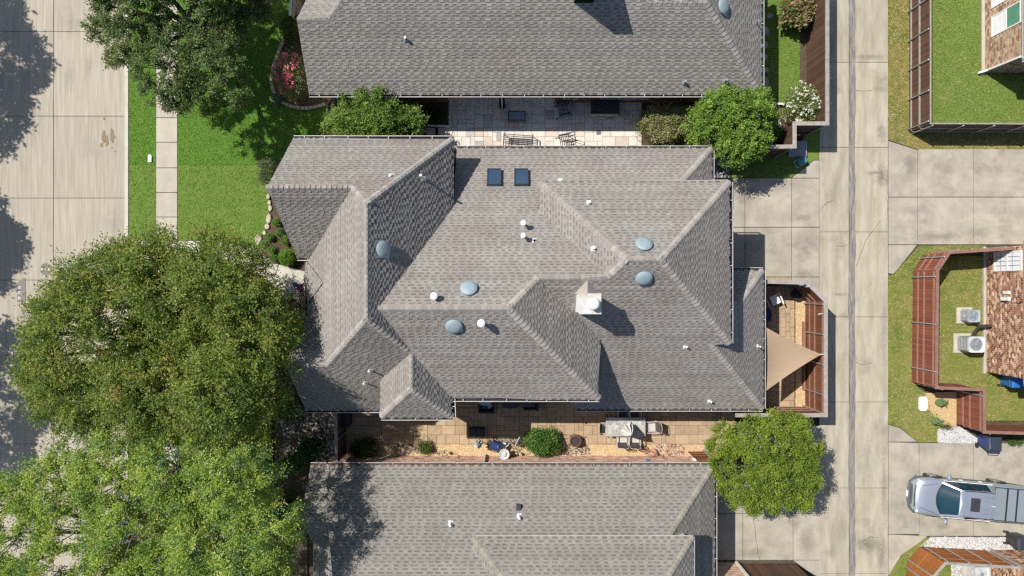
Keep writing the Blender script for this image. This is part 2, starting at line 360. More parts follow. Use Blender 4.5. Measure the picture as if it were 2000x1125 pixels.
def crack(parent, pts, wd=.022, z=.034, m='joint'):
    b = MB(); r = random.Random(int(pts[0][0])); Q = []
    for (x0, y0), (x1, y1) in zip(pts[:-1], pts[1:]):
        k = max(2, int(math.hypot(x1 - x0, y1 - y0) / 4))
        for i in range(k): t = i / k; Q.append((x0 + (x1 - x0) * t + r.uniform(-1, 1), y0 + (y1 - y0) * t + r.uniform(-1, 1)))
    Q.append(pts[-1]); W = [Vector(G(*q)) for q in Q]
    for i in range(len(W) - 1):
        t = (W[i + 1] - W[i]).normalized(); nn = Vector((-t.y, t.x)) * wd / 2 * r.uniform(.5, 1.3)
        b.add([(*(W[i] - nn), z), (*(W[i + 1] - nn), z), (*(W[i + 1] + nn), z), (*(W[i] + nn), z)], [(0, 1, 2, 3)])
    return b.build('crack', M[m], parent)
for c in ([(1671, 177), (1690, 178), (1702, 177)], [(1671, 708), (1684, 712), (1703, 709)], [(1655, 479), (1643, 482), (1632, 481)], [(1672, 520), (1690, 470), (1720, 430)],
          [(1672, 1062), (1700, 1048), (1716, 1050)], [(1604, 408), (1612, 398), (1626, 390)], [(1733, 330), (1731, 380), (1733, 430)]): crack(alley, c, .016)
def stain(parent, c, rx, ry, m, z=.033, n=22, seed=1, name='stain'):
    r = random.Random(seed); b = MB(); P = []
    for i in range(n):
        a = 2 * math.pi * i / n; q = r.uniform(.62, 1.12); P.append(G(c[0] + rx * q * math.cos(a), c[1] + ry * q * math.sin(a)))
    b.add([(x, y, z) for x, y in P], [list(range(n))[::-1]]); return b.build(name, m, parent)
M['stain'] = pm('brown damp stain', (.20, .15, .085), (.25, .19, .115), scale=6, world=True, rough=.8)
M['stain_dark'] = pm('dark worn patch', (.19, .165, .13), (.27, .235, .185), scale=9, world=True, rough=.9, stretch=(2, .5, 1))
for i, (c, a, b_) in enumerate([((203, 268), 4, 13), ((209, 276), 4, 11), ((220, 266), 5, 14), ((199, 284), 3, 5), ((219, 289), 1.6, 1.6), ((225, 296), 1.5, 1.6), ((204, 232), 2, 3)]):
    stain(street, c, a, b_, M['stain'], seed=i)
# driveways
dr = sheet('driveway', [(1395, 346), (1602, 310), (1602, 562), (1395, 562)], -.04, M['joint'], label='concrete driveway of the middle house beside the alley')
slab_grid(dr, [1360, 1455, 1546, 1600], [348, 444, 541], M['conc_drive'])
slab(dr, [(1546, 541), (1600, 541), (1600, 575), (1546, 557)], M['conc_drive'])
slab(dr, [(1492, 541), (1546, 541), (1546, 553), (1492, 553)], M['paver_tan'])
slab(dr, [(1545, 348), (1590, 313), (1600, 313), (1600, 348)], M['conc_drive'])
slab(dr, [(1548, 288), (1600, 240), (1600, 313), (1590, 313), (1548, 345)], M['lawn_olive'], z=.0, name='grass_edge')
d3 = sheet('driveway', [(1380, 832), (1603, 832), (1603, 1100), (1380, 1100)], -.04, M['joint'], label='concrete driveway under the lime green tree')
slab_grid(d3, [1375, 1451, 1549, 1602], [832, 905, 1003, 1094], M['conc_drive'])
slab(d3, [(1549, 1094), (1602, 1094), (1602, 1135)], M['conc_drive'])
crack(d3, [(1470, 1003), (1474, 1030), (1478, 1070), (1484, 1094)], .016)
dn = sheet('driveway', [(1734, 274), (2300, 291), (2300, 478), (1734, 534)], -.04, M['joint'], label='broad concrete driveway at the upper right with dark tyre stains')
slab_grid(dn, [1792, 1901, 2010, 2120, 2300], [291, 385, 478], M['conc_drive'])
for q in ([(1735, 275), (1792, 293), (1792, 385), (1735, 385)], [(1735, 385), (1792, 385), (1792, 478), (1735, 478)], [(1735, 478), (1792, 478), (1750, 530), (1744, 536), (1735, 534)]): slab(dn, q, M['conc_drive'])
de = sheet('driveway', [(1734, 828), (2300, 865), (2300, 1049), (1734, 1128)], -.04, M['joint'], label='concrete driveway with the silver pickup on it')
slab_grid(de, [1795, 1901, 2010, 2120, 2300], [865, 1047], M['conc_drive'])
for q in ([(1735, 829), (1758, 836), (1792, 863), (1735, 863)], [(1735, 863), (1795, 865), (1795, 1043), (1735, 1043)], [(1735, 1043), (1812, 1047), (1760, 1085), (1735, 1125)]): slab(de, q, M['conc_drive'])

# scatter helpers
def inside(P, poly):
    poly = np.asarray(poly); x, y = P[:, 0], P[:, 1]; r = np.zeros(len(P), bool); j = len(poly) - 1
    for i in range(len(poly)):
        xi, yi = poly[i]; xj, yj = poly[j]
        c = ((yi > y) != (yj > y)) & (x < (xj - xi) * (y - yi) / (yj - yi + 1e-12) + xi); r ^= c; j = i
    return r
def scatter(poly, dens):
    poly = np.asarray(poly); lo, hi = poly.min(0), poly.max(0)
    n = int((hi[0] - lo[0]) * (hi[1] - lo[1]) * dens); P = RNG.uniform(lo, hi, (n, 2)); return P[inside(P, poly)]
def blades(name, poly, cols, dens=420, hgt=.045, wd=.04, label=None, jit=.16):
    P = scatter(PX(poly), dens); n = len(P); a = RNG.uniform(0, 2 * np.pi, n); h = hgt * RNG.uniform(.5, 1.2, n)
    t = np.stack([np.cos(a), np.sin(a)], 1); l = RNG.normal(0, 1.1, (n, 2)) * h[:, None]
    z0 = np.full((n, 1), -.005)
    A = np.hstack([P - t * wd / 2, z0]); B = np.hstack([P + t * wd / 2, z0]); C = np.hstack([P + l, h[:, None]])
    V = np.stack([A, B, C], 1).reshape(-1, 3); Q = np.arange(3 * n).reshape(-1, 3)
    # colour drifts in broad patches
    x, y = P[:, 0], P[:, 1]; f = sum(np.sin(x * a_ + y * b_ + c_) for a_, b_, c_ in ((1.3, .9, 0), (-.8, 1.7, 2), (2.9, -1.6, 4), (1.1, 3.3, 1), (4.7, 3.9, 3))) / 5
    ix = np.clip(((f + RNG.normal(0, .28, n)) * .5 + .5) * len(cols), 0, len(cols) - .01).astype(int)
    c = np.asarray(cols)[ix] * RNG.uniform(1 - jit, 1 + jit, (n, 1)) * 1.22
    o = link(name, mesh_np(name, V, Q, c, M['blade'])); return tag(o, label, None, None, 'stuff')
OCT = np.array([(1, 0, 0), (0, 1, 0), (-1, 0, 0), (0, -1, 0), (0, 0, 1)], float)
OQ = np.array([(0, 1, 4), (1, 2, 4), (2, 3, 4), (3, 0, 4)])
def pebbles(name, poly, cols, dens, size, m, label=None, z=0.0, parent=None, flat=.6):
    P = scatter(PX(poly), dens); n = len(P); s = size * RNG.uniform(.55, 1.35, n)
    a = RNG.uniform(0, 2 * np.pi, n); el_ = RNG.uniform(.6, 1.0, n)
    V = np.zeros((n, 5, 3)); ca, sa = np.cos(a)[:, None], np.sin(a)[:, None]
    X = OCT[None, :, 0] * s[:, None]; Y = OCT[None, :, 1] * (s * el_)[:, None]
    V[:, :, 0] = P[:, :1] + X * ca - Y * sa + RNG.normal(0, .12, (n, 5)) * s[:, None]; V[:, :, 1] = P[:, 1:] + X * sa + Y * ca + RNG.normal(0, .12, (n, 5)) * s[:, None]
    V[:, :, 2] = z - .01 + OCT[None, :, 2] * (s * flat)[:, None]
    Q = (OQ[None] + 5 * np.arange(n)[:, None, None]).reshape(-1, 3)
    c = np.repeat(np.asarray(cols)[RNG.integers(0, len(cols), n)] * RNG.uniform(.8, 1.2, (n, 1)), 4, 0)
    o = link(name, mesh_np(name, V.reshape(-1, 3), Q, c, M[m]), parent)
    tag(o, label if parent is None else None, None, None, 'stuff'); return o
BR = [(.085, .20, .016), (.115, .23, .026), (.068, .165, .013)]
OL = [(.125, .205, .03), (.155, .225, .042), (.10, .175, .022), (.185, .22, .055)]
FR = [(.115, .205, .028), (.15, .225, .04), (.10, .18, .022), (.18, .215, .055)]
YD = [(.145, .215, .04), (.19, .235, .06), (.115, .18, .03), (.25, .25, .09), (.16, .22, .045)]
DY = [(.15, .18, .035), (.24, .205, .07), (.09, .165, .02), (.31, .245, .11), (.12, .18, .028)]
YE = [(.21, .2, .045), (.32, .25, .1), (.11, .165, .025), (.40, .31, .16)]
ZL = [0.0]
for nm, q, m, cl, de_, lab in [
    ('lawn', [(347, -90), (640, -90), (640, 275), (575, 275), (545, 321), (430, 324), (347, 322)], 'lawn_bright', BR, 520, 'bright green front lawn shaded by the oak'),
    ('lawn', [(347, 319.5), (545, 317.5), (560, 398), (527, 398), (525, 432), (517, 448), (508, 470), (496, 492), (478, 480), (435, 471), (347, 469)], 'lawn_front', FR, 420, 'duller olive front lawn beside the mulch bed'),
    ('lawn', [(251, -90), (305, -90), (305, 322), (251, 322)], 'lawn_bright', BR, 450, 'bright green grass verge between street and pavement'),
    ('lawn', [(251, 320), (305, 320), (305, 469), (251, 469)], 'lawn_front', FR, 380, 'olive grass verge just above the walkway'),
    ('lawn', [(251, 507), (305, 507), (305, 1250), (251, 1250)], 'lawn_olive', OL, 150, 'shaded grass verge under the big street trees'),
    ('lawn', [(347, 507), (432, 509), (492, 534), (530, 562), (530, 860), (560, 1250), (347, 1250)], 'lawn_olive', OL, 200, 'shaded front lawn under the big spreading tree'),
    ('lawn', [(1478, -60), (1564, -60), (1564, 203), (1510, 203), (1478, 190)], 'lawn_olive', [(.08, .18, .02), (.1, .2, .03), (.16, .19, .05)], 420, 'narrow green side lawn inside the dark plank fence'),
    ('lawn', [(1425, 280), (1548, 280), (1548, 345), (1545, 347), (1425, 347)], 'lawn_olive', OL, 350, 'small shaded lawn below the fence corner by the alley'),
    ('lawn', [(1735, -60), (1779, -60), (1779, 260), (2200, 260), (2200, 290), (1792, 292), (1735, 273)], 'lawn_alley', YE, 420, 'yellowing grass strip between alley and dark fence'),
    ('lawn', [(1779, -60), (1917, -60), (1917, 143), (2200, 146), (2200, 259), (1779, 259)], 'lawn_olive', YD, 420, 'mown back lawn inside the fence at the upper right'),
    ('lawn', [(1735, 536), (1745, 537), (1795, 480), (1925, 479), (1925, 490), (1800, 498), (1783, 535), (1783, 748), (1810, 770), (1820, 800), (1868, 834), (1832, 838), (1832, 864), (1794, 864), (1758, 835), (1735, 828)], 'lawn_dry', DY, 420, 'patchy grass between the alley and the red fence'),
    ('lawn', [(1783, 500), (1919, 500), (1919, 726), (2060, 750), (2100, 822), (1868, 822), (1868, 752), (1783, 752)], 'lawn_dry', DY + [(.14, .19, .035)] * 2, 420, 'dry mottled back lawn inside the red fence'),
    ('lawn', [(1735, 1127), (1760, 1087), (1806, 1049), (1816, 1051), (1818, 1062), (1795, 1070), (1771, 1098), (1768, 1200), (1735, 1200)], 'lawn_dry', [(.07, .15, .02), (.1, .18, .03), (.22, .19, .07)], 420, 'ragged grass wedge at the corner of the orange fence'),
    ('lawn', [(1776, 1105), (1798, 1072), (1936, 1078), (1936, 1250), (1776, 1250)], 'lawn_dry', DY, 250, 'dry grass inside the orange fence')]:
    ZL[0] += .0012; sheet(nm, q, .004 - ZL[0], M[m], label=lab); blades('grass', q, cl, de_, label='short grass growing on the ' + ' '.join(lab.split()[:9]))
sheet('dirt_strip', [(1562, -60), (1578, -60), (1578, 240), (1562, 240)], .004, M['soil'], label='strip of bare dirt along the foot of the plank fence')
# beds
sheet('mulch_bed', [(520, 380), (545, 380), (590, 505), (605, 506), (605, 540), (548, 516), (512, 497), (497, 490), (509, 470), (518, 448), (526, 432), (528, 405)], .006, M['mulch'], label='brown mulch bed beside the front gable')
pebbles('bark_chips', [(520, 380), (545, 380), (590, 505), (605, 506), (605, 538), (548, 516), (512, 497), (497, 490), (509, 470), (518, 448), (526, 432), (528, 405)], [(.10, .06, .04), (.06, .035, .022), (.17, .11, .075)], 260, .035, 'stone_mix', 'bark chips lying on the front mulch bed', .006)
BED2 = [(590, 60), (559, 66), (541, 118), (531, 150), (536, 184), (556, 203), (590, 212), (640, 205), (650, 188), (640, 150)]
sheet('mulch_bed', BED2, .006, M['mulch'], label='mulch bed inside the curved stone edging')
pebbles('bark_chips', BED2, [(.22, .15, .115), (.12, .08, .06), (.3, .22, .18)], 260, .035, 'stone_mix', 'pinkish bark chips in the curved bed', .006)
sheet('planting_bed', [(655, 195), (880, 195), (880, 247), (835, 247), (835, 275), (600, 275), (640, 250)], .005, M['mulch'], label='dark planting bed against the upper brick wall')
RB = [(545, 795), (675, 795), (675, 900), (600, 912), (600, 1250), (548, 1250), (535, 900)]
sheet('stone_bed', RB, .004, M['soil'], label='shaded river stone bed between the two front corners')
pebbles('river_stones', [(545, 795), (675, 795), (675, 905), (560, 905)], [(.42, .38, .37), (.3, .27, .26), (.5, .47, .45), (.2, .17, .16), (.36, .28, .25)], 120, .075, 'stone_mix', 'pale river stones in the shaded bed', .004)
sheet('planting_bed', [(1180, 200), (1495, 180), (1520, 205), (1545, 240), (1545, 290), (1240, 290), (1262, 240)], .005, M['mulch'], label='planting bed under the shrubs at the end of the stone patio')
pebbles('pebbles', [(1478, 192), (1520, 204), (1525, 240), (1490, 240)], [(.17, .17, .18), (.26, .26, .27), (.1, .1, .11)], 260, .05, 'stone_mix', 'dark pebbles around the flagstones', .006)
pebbles('pebbles', [(1393, 296), (1424, 296), (1424, 347), (1393, 347)], [(.3, .3, .32), (.42, .42, .44), (.16, .16, .17)], 260, .05, 'stone_mix', 'grey pebbles in the shaded strip by the house corner', .006)
sheet('straw_patch', [(1806, 768), (1868, 765), (1868, 836), (1845, 832), (1815, 800)], .003, M['gravel_tan'], label='bare straw coloured patch beside the red fence')
pebbles('straw', [(1806, 768), (1868, 765), (1868, 836), (1845, 832), (1812, 802)], [(.55, .38, .18), (.42, .28, .12), (.62, .47, .27), (.3, .2, .09)], 380, .035, 'stone_mix', 'loose straw and bark on the bare patch', .003)
WG = [(.56, .54, .52), (.42, .41, .4), (.64, .62, .6), (.17, .17, .17), (.3, .27, .25)]
for q, lb in (([(1831, 838), (1874, 833), (1915, 860), (1915, 867), (1831, 864)], 'white gravel bed beside the blue bin'), ([(1818, 1049), (2150, 1051), (2150, 1075), (1935, 1075), (1797, 1067)], 'white gravel strip above the orange fence'), ([(1858, 1095), (1888, 1095), (1888, 1180), (1858, 1180)], 'white gravel patch inside the orange fence')):
    sheet('gravel_bed', q, .005, M['gravel_white'], label=lb + ', its base'); pebbles('gravel', q, WG, 420, .042, 'stone_mix', lb, .005)
sheet('gravel_bed', [(2008, 865), (1962, 858), (2100, 858), (2100, 867)], .006, M['gravel_tan'], label='tan strip right of the blue bin')
# patios: base sheet of joint sand, each paver its own piece
def paving(parent, x0, y0, x1, y1, unit, pick, z=.03, shapes=((2, 2), (3, 2), (2, 3), (2, 1), (1, 2), (3, 3), (1, 1)), keep=None, gap=.012):
    (ax, ay_), (bx, by) = G(x0, y1), G(x1, y0); nx, ny = int((bx - ax) / unit), int((by - ay_) / unit)
    occ = np.zeros((nx, ny), bool); cache = {}
    for j in range(ny):
        for i in range(nx):
            if occ[i, j]: continue
            sh = list(shapes[:5]) * 2 + list(shapes[5:6]); random.shuffle(sh)
            for a, b in sh + [(1, 1)]:
                if i + a <= nx and j + b <= ny and not occ[i:i + a, j:j + b].any(): break
            occ[i:i + a, j:j + b] = True
            cx, cy = ax + (i + a / 2) * unit, ay_ + (j + b / 2) * unit
            if keep and not keep(cx, cy): continue
            m = pick(cx, cy); key = (a, b, m)
            if key not in cache:
                q = MB(); wx, wy = a * unit / 2 - gap / 2, b * unit / 2 - gap / 2
                q.bbox(-wx, -wy, -.05, wx, wy, 0, .006); cache[key] = q.mesh('paver', M[m])
            place('paver', cache[key], parent, (cx, cy, z + random.uniform(-.003, .003)))
pn = sheet('patio', [(874, 182), (1262, 182), (1240, 294), (874, 294)], -.02, M['conc_pale'], label='pale limestone patio between the upper and the middle house')
def pick_n(x, y):
    r = random.random(); return 'paver_grey' if r < .05 else 'paver_rose' if r < .13 else 'paver_white'
paving(pn, 876, 184, 1256, 293, .225, pick_n)
ps = sheet('patio', [(668, 778), (1440, 778), (1440, 868), (668, 868)], -.02, M['soil'], label='long tan paver patio on the shady side of the middle house')
paving(ps, 674, 780, 1440, 867, .235, lambda x, y: 'paver_tan', gap=.012)
pe = sheet('patio', [(1478, 556), (1554, 556), (1554, 802), (1478, 802)], -.02, M['soil'], label='small tan paver terrace under the shade sail')
paving(pe, 1480, 558, 1553, 800, .235, lambda x, y: 'paver_tan')
TG = [(.58, .45, .28), (.44, .32, .18), (.66, .54, .37), (.34, .245, .14)]
for q, lb in (([(668, 868), (1440, 868), (1440, 894), (668, 894)], 'tan gravel strip along the brick wall'), ([(1554, 572), (1577, 580), (1577, 815), (1500, 815), (1500, 803), (1554, 803)], 'tan gravel strip beside the alley fence')):
    sheet('gravel_bed', q, .004, M['gravel_tan'], label=lb + ', the bed below'); pebbles('gravel', q, TG, 520, .034, 'stone_mix', lb, .006)
pebbles('lava_rocks', [(770, 866), (850, 864), (858, 886), (770, 890)], [(.10, .065, .055), (.16, .11, .095), (.24, .19, .17)], 160, .06, 'stone_mix', 'dark lava rocks on the gravel by the low shrub', .02)
pebbles('lava_rocks', [(1098, 856), (1150, 862), (1152, 888), (1096, 890)], [(.09, .06, .055), (.16, .12, .11), (.3, .27, .25)], 200, .055, 'stone_mix', 'dark lava rocks around the planter pot', .02)
pebbles('lava_rocks', [(1282, 868), (1335, 868), (1337, 890), (1280, 890)], [(.2, .1, .07), (.14, .09, .08), (.42, .25, .16), (.3, .26, .25)], 220, .055, 'stone_mix', 'reddish lava rocks right of the dining table', .02)
def stones(name, parent, pts, m, hgt=.12, n=7, seed=5, group=None):
    r = random.Random(seed)
    for k, (x, y, rx, ry) in enumerate(pts):
        b = MB(); cx, cy = G(x, y); P1 = []; P2 = []
        ph = r.uniform(0, 6)
        for i in range(n):
            a = ph + 2 * math.pi * i / n; q = r.uniform(.82, 1.12)
            P1.append((rx / S * q * math.cos(a), ry / S * q * math.sin(a)))
        hh = hgt * r.uniform(.75, 1.2)
        vs = [(px, py, -.03) for px, py in P1] + [(px, py, hh * .75) for px, py in P1] + [(px * .8, py * .8, hh) for px, py in P1]
        b.add(vs, [list(range(2 * n, 3 * n))] + [(i, (i + 1) % n, n + (i + 1) % n, n + i) for i in range(n)] + [(n + i, n + (i + 1) % n, 2 * n + (i + 1) % n, 2 * n + i) for i in range(n)])
        o = place(name, b.mesh(name, M[m]), parent, (cx, cy, 0))
e1 = empty('stone_edging', (*G(520, 440), 0), 0, 'row of rough limestone blocks edging the front mulch bed', 'edging')
stones('stone', e1, [(525, 384, 4, 6), (527, 396, 4, 5), (528.5, 407, 4, 7), (526, 428, 5.5, 10), (523, 443, 5, 6), (517.5, 455, 4, 5), (505, 468, 7, 10), (496, 490, 7, 9)], 'stone')
e2 = empty('stone_edging', (*G(560, 205), 0), 0, 'curved low border of pale blocks round the pink flowering shrub', 'edging')
cv = [(559, 66), (553, 82), (546, 100), (540, 116), (534, 134), (531, 151), (532, 168), (537, 184), (546, 196), (558, 204), (572, 209), (588, 212), (604, 212), (620, 209), (636, 204)]
for (xa, ya), (xb, yb) in zip(cv[:-1], cv[1:]):
    for t in (0.02, .52):
        x0, y0 = G(xa + (xb - xa) * t, ya + (yb - ya) * t); x1, y1 = G(xa + (xb - xa) * (t + .46), ya + (yb - ya) * (t + .46))
        b = MB(); l = math.hypot(x1 - x0, y1 - y0) / 2; b.bbox(-l, -.075, -.03, l, .075, .13, .02)
        place('stone', b.mesh('stone', M['stone']), e2, ((x0 + x1) / 2, (y0 + y1) / 2, 0), (0, 0, math.atan2(y1 - y0, x1 - x0)))
e3 = empty('stepping_stones', (*G(1497, 100), 0), 0, 'line of irregular grey flagstones along the shaded grass edge', 'stepping stones')
stones('stone', e3, [(1504, 31, 6, 6), (1497, 60, 6, 9), (1496, 88, 6, 9), (1495, 112, 5, 7), (1496, 137, 6, 6), (1497, 161, 5, 11), (1496, 188, 8, 4), (1497, 204, 11, 10), (1490, 227, 11, 11), (1506, 246, 9, 6)], 'flag', .02, 5)
e4 = empty('stepping_stones', (*G(850, 258), 0), 0, 'three tan square steps between the shrub and the stone patio', 'stepping stones')
for x0, x1 in ((812, 828), (833, 850), (856, 876)):
    b = MB(); (ax, ay_), (bx, by) = G(x0, 268), G(x1, 250); b.bbox(-(bx - ax) / 2, -(by - ay_) / 2, -.03, (bx - ax) / 2, (by - ay_) / 2, .02, .01)
    place('stone', b.mesh('stone', M['paver_rose']), e4, ((ax + bx) / 2, (ay_ + by) / 2, .01))
for a_, c_, lb in (((835, 246), (879, 248), 'thin pale border strip of the dark bed beside the stone patio'), ((1508, 203), (1531, 204), 'short white border across the end of the side lawn'), ((1519, 230), (1523, 250), 'short white border stone below the white flowering bush')):
    b = MB(); b.bar((*G(*a_), .06), (*G(*c_), .06), .1, .1); tag(b.build('bed_border', M['white_rough']), lb, 'edging')
# ------------------------------------------------------------------ houses
def bricks(parent, a, b_, z0, z1, out, mat, L=.23, hc=.1, holes=(), name='bricks', pal=((1, 1, 1),)):
    """a running-bond brick skin from a to b (plan points), facing out; real bricks with recessed mortar, joined"""
    a = Vector((*a, 0)); b_ = Vector((*b_, 0)); t = (b_ - a); ln = t.length; t.normalize(); o = Vector((*out, 0)).normalized()
    m = MB(); r = random.Random(9); z = z0; row = 0
    while z < z1 - .02:
        u = -(L / 2 if row % 2 else 0)
        while u < ln:
            u0, u1 = max(0, u) + .011, min(ln, u + L) - .011
            if u1 - u0 > .03 and not any(h[0] < (u0 + u1) / 2 < h[1] and h[2] < z + hc / 2 < h[3] for h in holes):
                c = r.choice(pal); k = r.uniform(.8, 1.15); c = (c[0] * k, c[1] * k, c[2] * k); d = r.uniform(.012, .02)
                za, zb = z + .011, min(z + hc, z1) - .011
                p = [a + t * u0, a + t * u1]
                q = [(p[0] + o * d), (p[1] + o * d)]
                vs = [(*q[0].xy, za), (*q[1].xy, za), (*q[1].xy, zb), (*q[0].xy, zb), (*p[0].xy, za), (*p[1].xy, za), (*p[1].xy, zb), (*p[0].xy, zb)]
                m.add(vs, [(0, 1, 2, 3), (3, 2, 6, 7), (0, 3, 7, 4), (1, 5, 6, 2)], 0, c)
            u += L
        z += hc; row += 1
    ob = m.build(name, M[mat], parent, col_attr=True); ob['kind'] = 'stuff'; return ob
class Roof:
    def __init__(s, house, verts, shm, capm, e=.15, seed=1, var=.06, tabw=1.0):
        s.var = var; s.tabw = tabw; s.h = house; s.V = {k: Vector(p) for k, p in verts.items()}; s.sh = shm; s.cap = capm; s.e = e; s.r = random.Random(seed)
        s.deck = MB(); s.q = []; s.qc = []; s.pts = []; s.N = {}
    def face(s, name, ids, down, light=1.0):
        P = [s.V[i] if isinstance(i, str) else Vector(i) for i in ids]; d = Vector((*down, 0))
        # plane by least squares on the vertices, slope along 'down'
        A = np.array([[1, -(p.x * d.x + p.y * d.y)] for p in P]); c, sl_ = np.linalg.lstsq(A, np.array([p.z for p in P]), rcond=None)[0]
        n = Vector((d.x * sl_, d.y * sl_, 1)).normalized(); s.N[name] = n
        f = lambda p: Vector((p.x, p.y, c - sl_ * (p.x * d.x + p.y * d.y)))
        P = [f(p) for p in P]
        s.deck.slab3([p - n * .02 for p in P], .16)
        up = Vector((-d.x, -d.y, sl_)).normalized(); u = up.cross(n)
        o = min(P, key=lambda p: p.z); U = [((p - o).dot(u), (p - o).dot(up)) for p in P]
        vmax = max(q[1] for q in U); e = s.e; r = s.r
        def cuts(v):
            xs = []
            for i in range(len(U)):
                (x0, v0), (x1, v1) = U[i], U[(i + 1) % len(U)]
                if (v0 > v) != (v1 > v): xs.append(x0 + (v - v0) / (v1 - v0) * (x1 - x0))
            return sorted(xs)
        W = lambda x, v, z: o + u * x + up * v + n * z
        def quad(a, b, c_, d_, colr):
            k = len(s.pts); s.pts += [a, b, c_, d_]; s.q.append((k, k + 1, k + 2, k + 3)); s.qc.append(colr)
        i = 0
        while i * e < vmax - .01:
            rt = light * r.gauss(1, .045)
            vb = i * e - (.03 if i == 0 else 0); vt = min(i * e + e, vmax); vm = (max(vb, 0) + vt) / 2
            vmid = max(vb, 0) + (vt - max(vb, 0)) * .5; cm = cuts(vm); cb = cuts(max(vb, 0) + .004); ct = cuts(vt - .004)
            if len(cb) != len(cm): cb = cm
            if len(ct) != len(cm): ct = cm
            for k in range(0, len(cm) - 1, 2):
                l0, r0, l1, r1 = cb[k], cb[k + 1], ct[k], ct[k + 1]
                x = l0; ll = min(l0, l1); rr = max(r0, r1)
                # the under layer, in lengths
                x = ll - r.uniform(0, .8)
                while x < rr:
                    xe = x + r.uniform(.7, 1.2); g = r.uniform(.58, .74) * rt
                    a0, b0, a1, b1 = max(x, l0), min(xe, r0), max(x, l1), min(xe, r1)
                    if b0 > a0 or b1 > a1:
                        b0 = max(a0, b0); b1 = max(a1, b1); cc = (g, g, g)
                        quad(W(a0, vb, .017), W(b0, vb, .017), W(b1, vt, .002), W(a1, vt, .002), cc)
                        tt = r.uniform(.95, 1.05) * rt; ct_ = (tt, tt, tt); am, bm = (a0 + a1) / 2, (b0 + b1) / 2
                        quad(W(am, vmid, .021), W(bm, vmid, .021), W(b1, vt, .009), W(a1, vt, .009), ct_)
                        quad(W(am, vmid, .008), W(bm, vmid, .008), W(bm, vmid, .021), W(am, vmid, .021), ct_)
                        quad(W(a0, vb, -.006), W(b0, vb, -.006), W(b0, vb, .017), W(a0, vb, .017), (g * .55,) * 3)  # butt face tinted darker: cut asphalt edge plus a painted course shadow line
                    x = xe
                per = .34 * s.tabw; x = ll - r.uniform(0, per)
                while x < rr:
                    x0_ = x; xe = x + per * r.uniform(.3, .62)
                    a0, b0, a1, b1 = max(x, l0), min(xe, r0), max(x, l1), min(xe, r1)
                    if b0 > a0 + .01 or b1 > a1 + .01:
                        b0 = max(a0, b0); b1 = max(a1, b1)
                        g = r.gauss(1.0, s.var) * rt; h_ = r.uniform(-.025, .025); cc = (g * (1 + h_), g, g * (1 - h_))
                        zt = r.uniform(.03, .036)
                        a1, b1 = (a0 + a1) / 2, (b0 + b1) / 2; A_, B_, C_, D_ = W(a0, vb, zt), W(b0, vb, zt), W(b1, vmid, .0225), W(a1, vmid, .0225)
                        quad(A_, B_, C_, D_, cc)
                        ck = tuple(q_ * .55 for q_ in cc); quad(W(a0, vb, .004), W(b0, vb, .004), B_, A_, ck)  # tab butts darkened in colour, part raw edge, part painted shadow line
                        quad(W(b0, vb, .004), W(b1, vmid, .004), C_, B_, cc); quad(W(a1, vmid, .004), W(a0, vb, .004), A_, D_, cc)
                    x = xe + per * r.uniform(.38, .7)
            i += 1
    def finish(s, name='roof'):
        s.roof = s.deck.build(name, M['deck'], s.h)
        p = wl(s.h)
        V = np.array([(a.x - p.x, a.y - p.y, a.z - p.z) for a in s.pts])
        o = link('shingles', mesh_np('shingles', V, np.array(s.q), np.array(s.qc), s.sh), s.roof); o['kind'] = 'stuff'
    def caps(s, a, b, fa, fb, step=.21, wd=.185, lift=.055):
        """row of folded cap shingles from a up to b between faces fa and fb"""
        A = s.V[a] if isinstance(a, str) else Vector(a); B = s.V[b] if isinstance(b, str) else Vector(b)
        if B.z < A.z: A, B = B, A
        t = (B - A); ln = t.length; t.normalize(); mids = []
        for n in (s.N[fa], s.N[fb]):
            d = t.cross(n).normalized()
            other = s.N[fb] if n is s.N[fa] else s.N[fa]
            if d.dot(other) > 0: d = -d         # pointing down its own face
            mids.append(d)
        nm = (s.N[fa] + s.N[fb]).normalized(); b_ = MB(); L = step * 1.35
        rows = []
        for q, lz in ((0.0, lift), (L, .008)):
            rows.append([t * q + mids[0] * wd + nm * lz * .7, t * q + mids[0] * wd * .35 + nm * (lz + .012), t * q + mids[1] * wd * .35 + nm * (lz + .012), t * q + mids[1] * wd + nm * lz * .7])
        vs = rows[0] + rows[1] + [t * .002 + mids[0] * wd - nm * .01, t * .002 + mids[1] * wd - nm * .01]
        b_.add(vs, [(0, 1, 5, 4), (1, 2, 6, 5), (2, 3, 7, 6), (8, 1, 0), (8, 9, 2, 1), (9, 3, 2)])
        me = b_.mesh('ridge_cap', s.cap); k = max(1, int(ln / step))
        for i in range(k): place('ridge_cap', me, s.roof, A + t * (i * ln / k))
